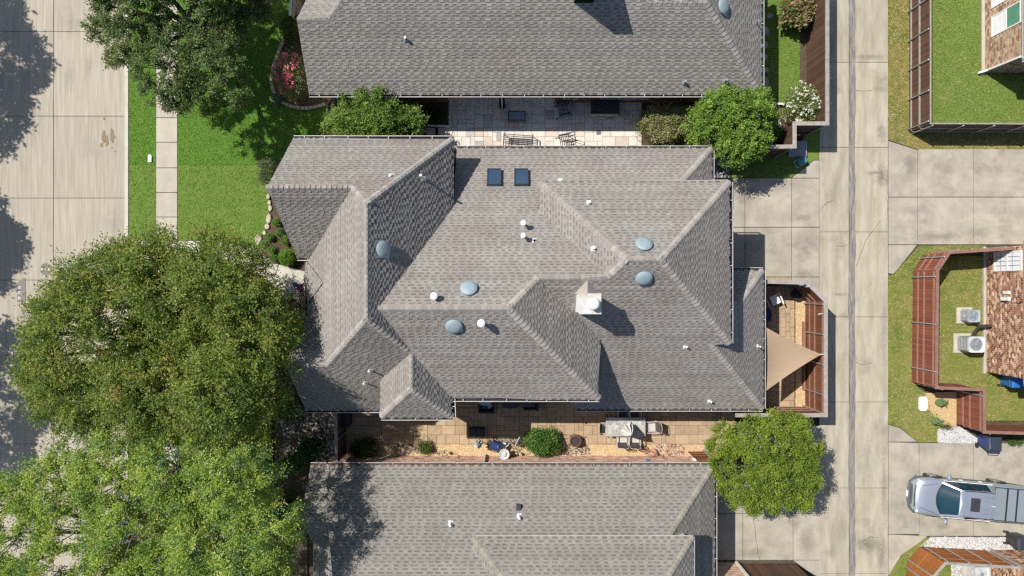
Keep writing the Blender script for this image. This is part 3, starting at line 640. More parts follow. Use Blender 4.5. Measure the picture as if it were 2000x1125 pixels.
def gutter(house, a, b, out, wd=.13, m='gutter', tick=.95, mi=None):
    """open metal gutter with cross straps from a to b, hanging on the side 'out'"""
    a = Vector(a); b = Vector(b); t = (b - a); ln = t.length; t.normalize(); o = Vector((*out, 0)).normalized(); g = MB()
    def strip(o0, z0, o1, z1, mi):
        g.add([a + o * o0 + Vector((0, 0, z0)), b + o * o0 + Vector((0, 0, z0)), b + o * o1 + Vector((0, 0, z1)), a + o * o1 + Vector((0, 0, z1))], [(0, 1, 2, 3)], mi)
    strip(.0, .03, .0, -.11, 1); strip(.0, -.11, wd - .02, -.11, 1); strip(wd - .02, -.11, wd, -.01, 1); strip(wd - .02, .0, wd + .01, .0, 0); strip(wd + .012, .0, wd + .012, -.05, 0); strip(wd + .012, -.05, wd - .02, -.125, 0); strip(wd - .02, -.125, 0, -.125, 0)
    x = tick * .5
    while x < ln:
        p = a + t * x; g.bar(p + Vector((0, 0, .008)), p + o * wd + Vector((0, 0, .008)), .028, .01, 0); x += tick * random.uniform(.9, 1.1)
    for p, sgn in ((a, 1), (b, -1)): g.add([p + Vector((0, 0, .02)), p + o * wd + Vector((0, 0, .0)), p + o * wd + Vector((0, 0, -.12)), p + Vector((0, 0, -.12))], [(0, 1, 2, 3)], 0)
    return g.build('gutter', [M[m], M['dark']], house)
def zon(roof_n, p0, x, y):
    """height of the plane through p0 with normal n at x, y"""
    return p0.z - (roof_n.x * (x - p0.x) + roof_n.y * (y - p0.y)) / roof_n.z
def hit(px, py, n, p0):
    """where the sight line of the photo meets the plane"""
    o = Vector((0, 0, H)); d = Vector((*G(px, py), 0)) - o
    t = (p0 - o).dot(n) / d.dot(n); return o + d * t
def pipe_vent(house, p, hgt=.32, r=.045, m='white', base=True, capped=False, dn=(0, -1), n=None, snow=False):
    b = MB(); v = bpy.data.objects; x, y, z = p
    if base:
        q = Vector((x, y, z)); nn = n or Vector((0, 0, 1)); u = Vector((0, 0, 1)).cross(nn); u = u.normalized() if u.length > .01 else Vector((1, 0, 0)); w_ = nn.cross(u)
        vs = [q + u * sx * .1 + w_ * sy * .11 + nn * .028 for sx, sy in ((-1, -1), (1, -1), (1, 1), (-1, 1))]
        b.add(vs, [(0, 1, 2, 3)]); b.lathe([(r * 1.9, -.02), (r * 1.15, .12)], (x, y, z), 10)
    b.tube([(x, y, z - .1), (x, y, z + hgt)], r, 10)
    if capped:
        b.lathe([(r * 1.2, hgt), (r * 2.1, hgt + .02), (r * 2.1, hgt + .12), (r * 1.2, hgt + .16), (.01, hgt + .17)], (x, y, z), 12)
    return b.build('vent_pipe', M[m], house, smooth=False)
def turtle_vent(house, p, n, m='ventblue', r=.35):
    """round low ventilator sitting square to the slope: flashing, neck, shallow dome"""
    q = Vector(p); rot = Vector((0, 0, 1)).rotation_difference(n); W = lambda vs: [tuple(q + rot @ Vector(v)) for v in vs]
    f = MB(); f.add([(-r, -r, .04), (r, -r, .04), (r, r, .04), (-r, r, .04)], [(0, 1, 2, 3)]); f.lathe([(r * .55, -.1), (r * .55, .15)], (0, 0, 0), 18)
    c = MB(); c.lathe([(r * .6, .12), (r * .97, .105), (r, .12), (r * .985, .15), (r * .93, .168), (r * .86, .176), (r * .82, .19), (r * .6, .215), (r * .35, .228), (r * .12, .232), (.005, .232)], (0, 0, 0), 28)
    f.v = W(f.v); c.v = W(c.v); o = c.build('roof_vent', M[m], house, smooth=True); f.build('flashing', M['galv'], o); return o

# ---- the middle house
V1 = dict(NWe=(-9.572,6.544,5.108), NEe=(-2.583,6.533,5.12), Bn=(-5.607,3.283,8.673), Ae=(-6.332,4.013,7.873), Ag=(-9.724,4.013,7.874), Av=(-8.835,1.335,5.106), Ae2=(-9.415,1.336,5.107),
 Bs=(-5.607,-1.201,8.673), Dh=(-7.839,-3.276,6.207), Bv=(-9.121,-1.028,4.79), Bw=(-9.117,1.234,4.795), Dg=(-9.544,-3.276,6.207), K=(-4.136,-2.654,6.944), Dm=(-5.256,-.796,8.262), Bl=(-2.588,3.503,5.125),
 Cv=(-5.679,-3.952,5.403), Dse=(-6.045,-5.648,3.387), Dsw=(-9.531,-5.65,3.384), Csw=(-5.682,-5.606,5.4), Cr=(-4.136,-4.174,6.944), Cse=(-2.574,-5.607,5.399), Cne=(-2.599,-4.793,5.424),
 Lnw=(-2.769,6.56,2.893), Lne=(9.39,6.561,2.893), Lh=(7.757,4.873,4.125), Gn=(1.215,4.542,5.285), Gw=(1.164,3.339,5.245), Gv=(3.874,.407,7.385), Fw=(1.067,.407,7.385), De=(-.14,-.795,8.263),
 Ese=(3.777,-4.801,5.418), Fv=(3.796,-2.163,5.404), Rw=(4.588,1.136,7.948), Re=(5.924,1.136,7.948), Rse=(9.518,-2.41,5.213), Rsw=(8.715,-2.424,5.202), Fse=(11.881,-5.714,2.666), Fsw=(3.055,-5.713,2.666),
 Rne=(9.511,4.628,5.218), Wne=(11.883,.834,2.665), Wh=(10.518,-.596,3.758), Wnw=(10.403,.838,2.662), Lee=(9.389,5.068,2.893), Rnw=(1.215,4.628,5.218), Lgw=(1.2,4.9,4.1))
h1 = empty('house', (0, 0, 0), 0, 'large house with brown grey hipped roofs, two skylights and a white chimney', 'house')
R1 = Roof(h1, V1, M['sh_main'], M['cap_main'], .15, 3)
V = R1.V
R1.face('aN', ['NWe', 'NEe', 'Bn', 'Ae', 'Ag'], (0, 1)); R1.face('aS', ['Ag', 'Ae', 'Av', 'Ae2'], (0, -1))
R1.face('bW', ['Ae', 'Bn', 'Bs', 'Dh', 'Bv', 'Bw', 'Av'], (-1, 0)); R1.face('bE', ['Bn', 'NEe', (-2.583, 2.9, 5.12), 'Bl', 'Dm', 'K', 'Bs'], (1, 0))
R1.face('dN', ['Dg', 'Dh', 'Bv', (-9.13, -1.0, 4.75), (-9.3, -1.02, 4.77)], (0, 1)); R1.face('bS', ['Dg', 'Dh', 'Bs', 'K', 'Cv', 'Dse', 'Dsw'], (0, -1))
R1.face('cW', ['K', 'Cv', 'Csw', 'Cr'], (-1, 0)); R1.face('cS', ['Cr', 'Csw', 'Cse'], (0, -1)); R1.face('cE', ['K', 'Cr', 'Cse', 'Cne'], (1, 0))
R1.face('LN', ['Dm', 'Bl', (-2.588, 6.56, 2.893), 'Lnw', 'Lne', 'Lh', (6.5, 4.5, 4.4), 'Gv', 'Fw', 'De'], (0, 1))
R1.face('ES', ['Dm', 'De', 'Ese', 'Cne', 'K'], (0, -1)); R1.face('EE', ['De', 'Fw', 'Fv', 'Ese'], (1, 0))
R1.face('F', ['Fw', 'Gv', 'Rw', 'Re', 'Rse', 'Rsw', 'Fse', 'Fsw', (2.6, -5.25, 3.02), (2.6, -3.2, 4.6), 'Fv'], (0, -1))
R1.face('RE', ['Re', 'Rne', 'Rse'], (1, 0)); R1.face('RN', ['Rnw', 'Rw', 'Re', 'Rne'], (0, 1)); R1.face('G', ['Rnw', 'Rw', 'Gv', 'Gw'], (-1, 0))
R1.face('LE', ['Lne', (9.389, 4.3, 2.893), (7.2, 4.3, 4.54), 'Lh'], (1, 0)); R1.face('WE', ['Rsw', 'Fse', 'Wne', 'Wh', (9.0, -.6, 4.98)], (1, 0)); R1.face('WN', [(9.4, .838, 2.662), 'Wne', 'Wh', (9.4, -.6, 3.758)], (0, 1))
# low hood over the entrance
pH = Vector(hit(632, 552, R1.N['bW'], V['Bw'])); q0 = Vector((*G(596, 506, 4.95), 4.95)); q1 = Vector((*G(604, 592, 4.95), 4.95))
R1.face('hood', [q0, pH + Vector((0, 0, .1)), q1, (q0.x - .06, (q0.y + q1.y) / 2, 4.93)], (-1, 0), .97)
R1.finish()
for a, b, f, g_ in (('Ag', 'Ae', 'aN', 'aS'), ('Ae', 'Bn', 'aN', 'bW'), ('NEe', 'Bn', 'aN', 'bE'), ('Bn', 'Bs', 'bW', 'bE'), ('Dh', 'Bs', 'bW', 'bS'), ('K', 'Bs', 'bS', 'bE'), ('Dg', 'Dh', 'dN', 'bS'),
                    ('K', 'Cr', 'cW', 'cE'), ('Csw', 'Cr', 'cW', 'cS'), ('Cse', 'Cr', 'cS', 'cE'), ('Dm', 'De', 'LN', 'ES'), ('Fw', 'De', 'LN', 'EE'), ('Ese', 'De', 'ES', 'EE'), ('Fw', 'Gv', 'LN', 'F'),
                    ('Gv', 'Rw', 'G', 'F'), ('Rnw', 'Rw', 'RN', 'G'), ('Rw', 'Re', 'RN', 'F'), ('Rne', 'Re', 'RN', 'RE'), ('Rse', 'Re', 'RE', 'F'), ('Lne', 'Lh', 'LN', 'LE'), ('Wne', 'Wh', 'WN', 'WE'), ('Fse', 'Rsw', 'F', 'WE')):
    R1.caps(a, b, f, g_)
wb = MB()
for q, z in (([(-9.1, -3.6), (-9.1, 6.2), (-2.95, 6.2), (-2.95, -3.6)], 4.9), ([(-9.1, -5.3), (-9.1, -3.6), (-3, -3.6), (-3, -5.3)], 3.4), ([(-5.3, -5.2), (-5.3, -4.2), (-2.95, -4.2), (-2.95, -5.2)], 5.2), ([(-2.95, -3.8), (-2.95, 6.2), (9.0, 6.2), (9.0, -3.8)], 2.75),
             ([(-2.9, -3.6), (-2.9, 1), (3.4, 1), (3.4, -3.6)], 5.2), ([(1.7, -2.0), (1.7, 4.2), (9.1, 4.2), (9.1, -2.0)], 5.0), ([(3.4, -5.3), (3.4, 0.45), (11.5, .45), (11.5, -5.3)], 2.6)):
    wb.prism(q, 0, z)
wb.add([(-9.35, 6.5, 5), (-9.35, 1.35, 5), (-9.35, 4.0, 7.7)], [(0, 1, 2)]); wb.add([(-9.2, -1.1, 4.7), (-9.2, -5.6, 3.3), (-9.2, -3.28, 6.1)], [(0, 1, 2)])
wb.build('wall', M['brick_tan'], h1)
def gz(a, b, dz=-.02): return (Vector(V[a]) + Vector((0, 0, dz)), Vector(V[b]) + Vector((0, 0, dz)))
for a, b, o in (('NWe', 'NEe', (0, 1)), ('Lnw', 'Lne', (0, 1)), ('Cne', 'Ese', (0, -1)), ('Csw', 'Cse', (0, -1)), ('Cse', 'Cne', (1, 0)), ('Dsw', 'Dse', (0, -1)), ('Fsw', 'Fse', (0, -1)), ('Fse', 'Wne', (1, 0)), ('Wnw', 'Wne', (0, 1)), ('Rse', 'Rne', (1, 0)), ('Lne', 'Lee', (1, 0)), ('Ae2', 'Av', (0, -1))):
    p, q = gz(a, b)
    if (a, b) == ('Lnw', 'Lne'): p.x = -2.58
    gutter(h1, p, q, o)
b = MB(); p = V['Av']; b.bar((p.x + .1, p.y - .12, p.z - .1), (p.x + .1, p.y - .12, .2), .09, .07); b.build('downpipe', M['white'], h1)
b = MB(); p = V['Gn']; b.bar((p.x + .6, p.y + .12, p.z - .35), (9.45, 4.72, 5.13), .05, .04); b.build('flashing', M['cap_main'], h1)
# vents
for px, py, f, v0 in ((745, 487, 'bE', 'Bn'), (916, 566, 'LN', 'Dm'), (1257, 480, 'RN', 'Rw'), (1257, 540, 'F', 'Rw'), (887, 634, 'ES', 'Dm')):
    turtle_vent(h1, hit(px, py + 0, R1.N[f], V[v0]), R1.N[f])
for px, py, f, v0, hg, cp, r in ((1022, 438, 'LN', 'Dm', .55, True, .06), (1022, 462, 'LN', 'Dm', .5, True, .055), (1044, 470, 'LN', 'Dm', .12, False, .06), (850, 578, 'LN', 'Dm', .35, True, .07), (941, 630, 'ES', 'Dm', .5, True, .075),
                            (1150, 396, 'RN', 'Rw', .25, False, .045), (1159, 485, 'G', 'Rw', .3, False, .05), (1338, 677, 'F', 'Rw', .3, False, .04), (1479, 676, 'WE', 'Fse', .4, False, .035), (1385, 783, 'F', 'Rw', .35, False, .045),
                            (764, 343, 'aN', 'Bn', .2, False, .045), (827, 349, 'bE', 'Bn', .9, False, .05), (724, 723, 'bS', 'Bs', .42, False, .045), (714, 747, 'bS', 'Bs', .42, False, .035), (1094, 353, 'LN', 'Dm', .06, False, .04)):
    pipe_vent(h1, hit(px, py, R1.N[f], V[v0]), hg, r, capped=cp, n=R1.N[f])
# skylights
M['sky_glass'] = pm('dark skylight glass', (.035, .07, .13), (.025, .05, .10), scale=.8, rough=.12, spec=.8)
M['bronze'] = pm('dark bronze frame', (.045, .045, .05), (.06, .06, .065), scale=4, rough=.4, spec=.5)
for px in (965, 1018):
    n = R1.N['LN']; c = Vector(hit(px, 350, n, V['Dm'])); u = Vector((1, 0, 0)); up = n.cross(u)
    def B(mb, u0, u1, v0, v1, z0, z1):
        vs = [c + u * a + up * d + n * z for z in (z0, z1) for a, d in ((u0, v0), (u1, v0), (u1, v1), (u0, v1))]
        mb.add(vs, [(3, 2, 1, 0), (4, 5, 6, 7), (0, 1, 5, 4), (1, 2, 6, 5), (2, 3, 7, 6), (3, 0, 4, 7)])
    fr = MB()
    for q in ((-.32, .32, -.50, -.45), (-.32, .32, .45, .50), (-.32, -.27, -.45, .45), (.27, .32, -.45, .45)): B(fr, *q, -.02, .2)
    fo = fr.build('skylight', M['bronze'], h1)
    gl = MB(); B(gl, -.268, .268, -.448, .448, .14, .17); gl.build('pane', M['sky_glass'], fo)
    fl = MB(); B(fl, -.43, .43, .52, .66, .02, .035); B(fl, -.42, .42, -.6, -.505, .02, .05); fl.build('flashing', M['galv'], fo)
# chimney
c0 = Vector(hit(1130, 614, R1.N['F'], V['Rw'])); zt = 8.35
(xa, ya), (xb, yb) = G(1131, 614, zt), G(1175, 573, zt)
b = MB(); b.bbox(xa + .04, ya + .04, 5.4, xb - .04, yb - .04, zt - .1, .002); ch = b.build('chimney', M['white_rough'], h1)
b = MB(); b.bbox(xa, ya, zt - .1, xb, yb, zt, .015); b.lathe([(.24, 0), (.2, .02)], ((xa + xb) / 2 + .08, (ya + yb) / 2, zt), 20); b.build('chimney_cap', M['cap_metal'], ch)
b = MB(); b.lathe([(.19, 0), (.19, .3), (.23, .3), (.235, .34), (.2, .4), (.12, .45), (.01, .47)], ((xa + xb) / 2 + .1, (ya + yb) / 2, zt), 20); b.build('flue', M['white'], ch, smooth=True)
xm = (xa + xb) / 2; yk = yb + .55
b = MB(); za = zon(R1.N['F'], V['Rw'], xm, yk) + .03; zb = zon(R1.N['F'], V['Rw'], xm, yb); zc = zon(R1.N['F'], V['Rw'], xa, yb - .1)
b.add([(xm, yk, za), (xm, yb, za), (xa - .1, yb - .05, zc + .03), (xb + .1, yb - .05, zc + .03)], [(0, 2, 1), (0, 1, 3), (1, 2, 3)]); b.build('chimney_cricket', M['cap_main'], h1)

# ---- the upper neighbour
def up3(px, py, h): return (*G(px, py, h), h)
h2 = empty('house', (*G(1040, 100), 0), 0, 'grey shingled house at the top edge with a long gutter over the stone patio', 'house')
e2h = 2.73; s2 = .69
def on2(px, py):
    n = Vector((0, -s2, 1)).normalized(); p0 = Vector(up3(604, 184, e2h)); return hit(px, py, n, p0)
P2 = {k: on2(*v) for k, v in dict(a=(604, 184), b=(580, 38), c=(640, 37), d=(668, -6), e=(700, -70), f=(1230, -70), g=(1264, 3), h=(1381, 4), i=(1487, 178), j=(1487, 184)).items()}
P2['k'] = Vector((P2['i'].x, 18, e2h)); P2['l'] = Vector((P2['h'].x, 18, P2['h'].z))
P2['i'] = Vector((P2['j'].x, P2['j'].y, P2['j'].z))
R2 = Roof(h2, P2, M['sh_north'], M['cap_north'], .152, 5, .085, 1.2)
R2.face('S', list('abcdefgh') + ['i'], (0, -1))
R2.face('E', [P2['i'], (P2['i'].x, 15.5, e2h), (P2['h'].x, 15.5, P2['h'].z), 'h'], (1, 0))
yN = P2['b'].y; zb = P2['b'].z
R2.face('N', ['b', 'c', (P2['d'].x + .5, yN + 1.6, zb - 1.1), (P2['b'].x + .2, yN + 1.6, zb - 1.1)], (0, 1), 1.08)
R2.face('T', ['g', 'h', (P2['h'].x, P2['h'].y + 2.5, P2['h'].z - 1.7), (P2['g'].x, P2['g'].y + 2.5, P2['h'].z - 1.7)], (0, 1))
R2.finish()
for a, b, f, g_ in (('b', 'c', 'S', 'N'), ('c', 'd', 'S', 'N'), ('g', 'h', 'S', 'T'), ('i', 'h', 'S', 'E')): R2.caps(a, b, f, g_)
gutter(h2, P2['a'], P2['j'], (0, -1)); gutter(h2, Vector((P2['j'].x, P2['j'].y, e2h)), Vector((P2['j'].x, 15, e2h)), (1, 0))
x0, x1, yw = P2['a'].x + .5, P2['j'].x - .35, P2['a'].y + .33
xp0, xp1 = G(879, 0)[0], G(1082, 0)[0]
b = MB(); b.prism([(x0, 18), (x0, yw + .02), (xp0, yw + .02), (xp0, 12.5), (xp1, 12.5), (xp1, yw + .02), (x1, yw + .02), (x1, 18)], 0, 2.62); w2 = b.build('wall', M['mortar'], h2)
BRC = ((1, 1, 1), (.85, .8, .8), (1.15, 1.1, 1.05), (.7, .7, .72), (1.3, 1.3, 1.3))
bricks(w2, (x0, yw + .02), (xp0, yw + .02), 0, 2.6, (0, -1), 'brick_red', pal=BRC)
W2 = [(G(1097, 0)[0], G(1126, 0)[0]), (G(1168, 0)[0], G(1200, 0)[0]), (G(1202, 0)[0], G(1231, 0)[0]), (G(1233, 0)[0], G(1260, 0)[0])]
bricks(w2, (xp1, yw + .02), (x1, yw + .02), 0, 2.6, (0, -1), 'brick_red', pal=BRC, holes=[(a - xp1, b - xp1, .75, 2.3) for a, b in W2])
M['win'] = pm('window glass', (.16, .20, .24), (.12, .15, .18), scale=1.2, rough=.1, spec=.7)
for a, b_ in W2:
    f = MB(); f.box(a, yw - .03, .75, b_, yw + .01, .82); f.box(a, yw - .03, 2.23, b_, yw + .01, 2.3); f.box(a, yw - .03, .82, a + .06, yw + .01, 2.23); f.box(b_ - .06, yw - .03, .82, b_, yw + .01, 2.23); f.box(a + .06, yw - .02, 1.5, b_ - .06, yw + .01, 1.54)
    fo = f.build('window', M['white'], h2); g_ = MB(); g_.box(a + .06, yw - .012, .82, b_ - .06, yw + .012, 2.23); g_.build('pane', M['win'], fo)
b = MB(); px_ = G(981, 0)[0]; b.box(px_ - .14, P2['a'].y - .02 + .06, 0, px_ + .14, P2['a'].y + .34, 2.55); b.box(px_ - .03, P2['a'].y - .02, 0, px_ + .03, P2['a'].y + .055, 2.6, 1); b.build('porch_post', [M['brick_red'], M['white']], h2)
nS = R2.N['S']; 
for px, py in ((793, 78), (1336, 162), (1415, 159)): pipe_vent(h2, hit(px, py, nS, P2['a']), .32, .06, m='galv', n=nS)
pipe_vent(h2, hit(1476, 46, R2.N['E'], P2['j']), .35, .04, m='galv', n=R2.N['E'])
turtle_vent(h2, hit(1409, 14, R2.N['E'], P2['j']), R2.N['E'], r=.36)
b = MB(); b.bbox(2.72, 12.5, 3, 3.55, 13.4, 7.3, .02); ch = b.build('chimney', M['brick_red'], h2)

# ---- the lower neighbour
h3 = empty('house', (*G(1000, 1040), 0), 0, 'grey green shingled house at the bottom edge with a raised rear block', 'house')
e3h = 2.75; s3 = .75; n3 = Vector((0, s3, 1)).normalized(); p3 = Vector(up3(607, 909, e3h))
def on3(px, py): return hit(px, py, n3, p3)
P3 = {k: on3(*v) for k, v in dict(a=(607, 909), b=(1395, 909), c=(1308, 1047), r=(587, 1016), s=(640, 1016)).items()}
P3['d'] = Vector((P3['b'].x, -20, e3h)); yb3 = -17.5
zt3 = zon(n3, p3, 0, yb3)
ub = {k: Vector(up3(*v)) for k, v in dict(A=(923, 1049, 5.1), B=(1354, 1049, 5.1)).items()}
s3b = .8; run = 4.5
P3['A'] = ub['A']; P3['B'] = Vector((ub['B'].x, ub['A'].y, 5.1)); P3['C'] = P3['A'] + Vector((run, -run, run * s3b)); P3['D'] = P3['B'] + Vector((-run, -run, run * s3b))
R3 = Roof(h3, P3, M['sh_south'], M['cap_south'], .15, 8, .06, 1.1)
R3.face('N', ['a', 'b', 'c', (P3['c'].x - 3, yb3, zt3), (P3['s'].x + 2.2, yb3, zt3), 's', 'r'], (0, 1))
R3.face('E', ['b', 'd', (P3['c'].x, -20, P3['c'].z), 'c'], (1, 0))
R3.face('RN', ['A', 'B', 'D', 'C'], (0, 1)); R3.face('RE', ['B', P3['B'] - Vector((0, 2 * run, 0)), 'D'], (1, 0)); R3.face('RW', ['A', P3['A'] - Vector((0, 2 * run, 0)), 'C'], (-1, 0))
xw = G(616, 1062, 2.9)[0]
R3.face('S', ['r', 's', P3['s'] + Vector((1.5, -1.6, -1.2)), P3['r'] + Vector((.3, -1.6, -1.2))], (0, -1))
R3.face('W', [(xw, P3['s'].y - 1.2, 2.9), (xw, yb3, 2.9), (xw + 4.3, yb3, 2.9 + 4.3 * .72), (P3['s'].x + .9, P3['s'].y - .3, P3['s'].z + .15)], (-1, 0))
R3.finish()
for a, b, f, g_ in (('b', 'c', 'N', 'E'), ('B', 'D', 'RN', 'RE'), ('A', 'C', 'RN', 'RW'), ('r', 's', 'N', 'S')): R3.caps(a, b, f, g_)
pw = Vector((P3['s'].x + .9, P3['s'].y - .3, P3['s'].z + .15)); R3.caps(pw, Vector((xw + 4.3, yb3, 2.9 + 4.3 * .72)), 'N', 'W')
gutter(h3, P3['a'], P3['b'], (0, 1), tick=1.6); gutter(h3, Vector((P3['b'].x, P3['b'].y, e3h)), Vector((P3['b'].x, -17, e3h)), (1, 0)); gutter(h3, P3['A'], P3['B'], (0, 1), wd=.06, tick=50); gutter(h3, P3['B'], P3['B'] - Vector((0, 4, 0)), (1, 0), wd=.06, tick=50)
gutter(h3, Vector((xw, P3['s'].y - 1.1, 2.9)), Vector((xw, -17, 2.9)), (-1, 0), wd=.09)
yw3 = G(0, 890)[1]; x0, x1 = P3['a'].x + .35, P3['b'].x - .3
b = MB(); b.prism([(x0, yw3 - .02), (x1, yw3 - .02), (x1, -17), (x0, -17)], 0, 2.62); b.box(P3['A'].x + .2, -18, 2.6, P3['B'].x - .2, P3['A'].y - .15, 5.0); w3 = b.build('wall', M['mortar'], h3)
bricks(w3, (x0, yw3 - .02), (x1, yw3 - .02), 0, 2.6, (0, 1), 'brick_pink', hc=.12, L=.26, pal=((1, 1, 1), (.9, .78, .72), (1.12, 1.05, 1.0), (.75, .6, .55), (1.2, 1.15, 1.1)))
for px, py in ((880, 1022), (1014, 1008)): pipe_vent(h3, hit(px, py, n3, P3['a']), .32, .05, n=n3)
b = MB(); q = Vector(hit(1013, 990, n3, P3['a'])); b.bbox(q.x - .11, q.y - .13, q.z - .1, q.x + .11, q.y + .13, q.z + .16, .02); b.build('roof_vent', M['bronze'], h3)
# rust red leaves caught in the upper gutter
pebbles('gutter_leaves', [(610, 906.5), (1160, 906.5), (1160, 910), (610, 910)], [(.25, .08, .035), (.17, .06, .03), (.34, .16, .08)], 0, .03, 'stone_mix', 'rusty leaves lying in the lower house gutter') if False else None
mbl = MB(); rr = random.Random(4)
for i in range(420):
    x = rr.uniform(P3['a'].x, P3['a'].x + 15); y = P3['a'].y + rr.uniform(-.02, .1); z = e3h + rr.uniform(0, .02); a = rr.uniform(0, 6); l = rr.uniform(.025, .05)
    mbl.add([(x + l * math.cos(a), y + l * math.sin(a), z), (x - l * .5 * math.sin(a), y + l * .5 * math.cos(a), z + .012), (x - l * math.cos(a), y - l * math.sin(a), z), (x + l * .5 * math.sin(a), y - l * .5 * math.cos(a), z + .012)], [(0, 1, 2, 3)])
M['rust'] = pm('rust red leaves', (.24, .085, .045), (.15, .06, .035), scale=20)
tag(mbl.build('fallen_leaves', M['rust']), 'rust red fallen leaves lying in the gutter of the lower house', kind='stuff')
# brick side wall of that house with its white corner post
gx, gy = G(1437, 1098); b = MB(); b.prism([(P3['b'].x - .3, gy), (gx, gy), (gx, -20), (P3['b'].x - .3, -20)], 0, 2.6); gw = b.build('garage_wall', M['mortar'], h3)
bricks(gw, (P3['b'].x - .3, gy), (gx, gy), 0, 2.6, (0, 1), 'brick_pink', hc=.1, L=.24, pal=((1, .95, .9), (.9, .8, .72), (1.15, 1.1, 1.02)))
b = MB(); b.box(gx - .06, gy - .06, 0, gx + .07, gy + .07, 2.7); b.build('corner_post', M['white'], h3)

# ---- houses across the alley
def east_house(name, label, xw, y0, y1, pal, wins, roofm='sh_east', zt=2.72, mat='brick_tan', ledge=True, hc=.115, over=.03):
    """west wall at plan x = xw running from y0 (top of photo) to y1"""
    h = empty(name, (xw, (y0 + y1) / 2, 0), 0, label, 'house')
    b = MB(); b.box(xw + .02, y1, 0, xw + 7, y0, zt); wl_ = b.build('wall', M['mortar'], h)
    bricks(wl_, (xw + .02, y0), (xw + .02, y1), .0, zt, (-1, 0), mat, L=.2, hc=hc, pal=pal, holes=[(y0 - a, y0 - c, z0, z1) for a, c, z0, z1 in wins])
    bricks(wl_, (xw + .02, y1), (xw + 7, y1), .0, zt, (0, -1), mat, L=.2, hc=hc, pal=pal); bricks(wl_, (xw + .02, y0), (xw + 7, y0), .0, zt, (0, 1), mat, L=.2, hc=hc, pal=pal)
    if ledge: b = MB(); b.bbox(xw - .14, y1 - .1, -.05, xw, y0 + .1, .09, .02); b.build('plinth', M['conc_walk'], h)
    xe = xw - over
    Rf = Roof(h, {'a': (xe, y0 + .25, zt + .05), 'b': (xe, y1 - .25, zt + .05), 'c': (xe + 3.5, y1 - .25 + 3.5, zt + .05 + 2.4), 'd': (xe + 3.5, y0 + .25 - 3.5, zt + 2.45), 'e': (xe + 7, y1 - .25, zt + .05)}, M[roofm], M['cap_north'], .16, 4)
    if y0 - y1 > 7.2: Rf.face('W', ['a', 'b', 'c', 'd'], (-1, 0))
    else: Rf.face('W', ['a', 'b', 'c', (xe + 3.5, y0 + .25, zt + 2.45)], (-1, 0))
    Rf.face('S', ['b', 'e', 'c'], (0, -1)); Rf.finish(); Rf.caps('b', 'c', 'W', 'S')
    gutter(h, Rf.V['a'] - Vector((-.06, 0, 0)), Rf.V['b'] - Vector((-.06, 0, 0)), (-1, 0), wd=.1); gutter(h, Rf.V['b'], Rf.V['e'], (0, -1), wd=.1)
    return h
T4 = ((1, 1, 1), (.86, .8, .75), (1.1, 1.04, .98), (.8, .7, .62), (1.2, 1.15, 1.1), (.62, .5, .42))
xw4, y4 = G(1922, 142); 
wz = [(G(0, -12)[1], G(0, 26)[1], .55, 2.55), (G(0, 41)[1], G(0, 81)[1], .55, 2.55)]
h4 = east_house('house', 'tan brick house at the upper right with two tall green topped windows', xw4, 19, y4, T4, wz)
M['green_pane'] = pm('green glass', (.09, .24, .15), (.12, .29, .19), scale=3, rough=.35, spec=.5); M['blind'] = pm('white blind', (.8, .8, .8), (.74, .74, .75), scale=4, rough=.6)
for a, c, z0, z1 in wz:
    f = MB(); X = xw4
    f.box(X - .03, c, z0, X + .01, a, z0 + .07); f.box(X - .03, c, z1 - .06, X + .01, a, z1); f.box(X - .03, c, z0 + .07, X + .01, c + .06, z1 - .06); f.box(X - .03, a - .06, z0 + .07, X + .01, a, z1 - .06); f.box(X - .035, c + .06, 1.52, X + .01, a - .06, 1.62)
    fo = f.build('window', M['white'], h4); g_ = MB(); g_.box(X - .01, c + .06, z0 + .07, X + .012, a - .06, 1.52); o = g_.build('pane', M['blind'], fo); o['label'] = 'white lower pane'
    g_ = MB(); g_.box(X - .01, c + .06, 1.62, X + .012, a - .06, z1 - .06); o = g_.build('pane', M['green_pane'], fo); o['label'] = 'green upper pane'
b = MB(); e = (xw4 - .04, y4 - .05); b.bar((e[0], e[1], 2.6), (e[0] + .04, e[1] + .1, .28), .085, .1); b.bar((e[0] + .04, e[1] + .1, .28), (e[0] - .35, e[1] + .0, .1), .085, .09); b.build('downpipe', M['white'], h4)
T5 = ((.6, .4, .32), (.85, .66, .56), (1.22, 1.12, 1.02), (.4, .25, .2), (1.4, 1.33, 1.24), (.8, .55, .45), (.5, .32, .26))
xw5, y50 = G(1925, 486); y51 = G(0, 726)[1]
h5 = east_house('house', 'red and cream brick house at the right edge behind the red fence', xw5, y50, y51, T5, [(G(0, 494)[1], G(0, 531)[1], .6, 2.5)])
a, c = G(0, 494)[1], G(0, 531)[1]; f = MB(); X = xw5
f.box(X - .03, c, .6, X + .01, a, .7); f.box(X - .03, c, 2.4, X + .01, a, 2.5); f.box(X - .03, c, .7, X + .01, c + .06, 2.4); f.box(X - .03, a - .06, .7, X + .01, a, 2.4); f.box(X - .035, c + .06, 1.5, X + .01, a - .06, 1.58)
fo = f.build('window', M['white'], h5)
g_ = MB(); g_.box(X - .01, c + .06, .7, X + .012, a - .06, 2.4); g_.build('pane', M['blind'], fo)
mu = MB()
for i in range(1, 4): y = c + .06 + (a - c - .12) * i / 4; mu.box(X - .022, y - .014, .7, X - .0105, y + .014, 2.4)
for z in (1.1, 1.9): mu.box(X - .024, c + .06, z - .014, X - .0105, a - .06, z + .014)
mu.build('glazing_bar', M['galv'], fo)
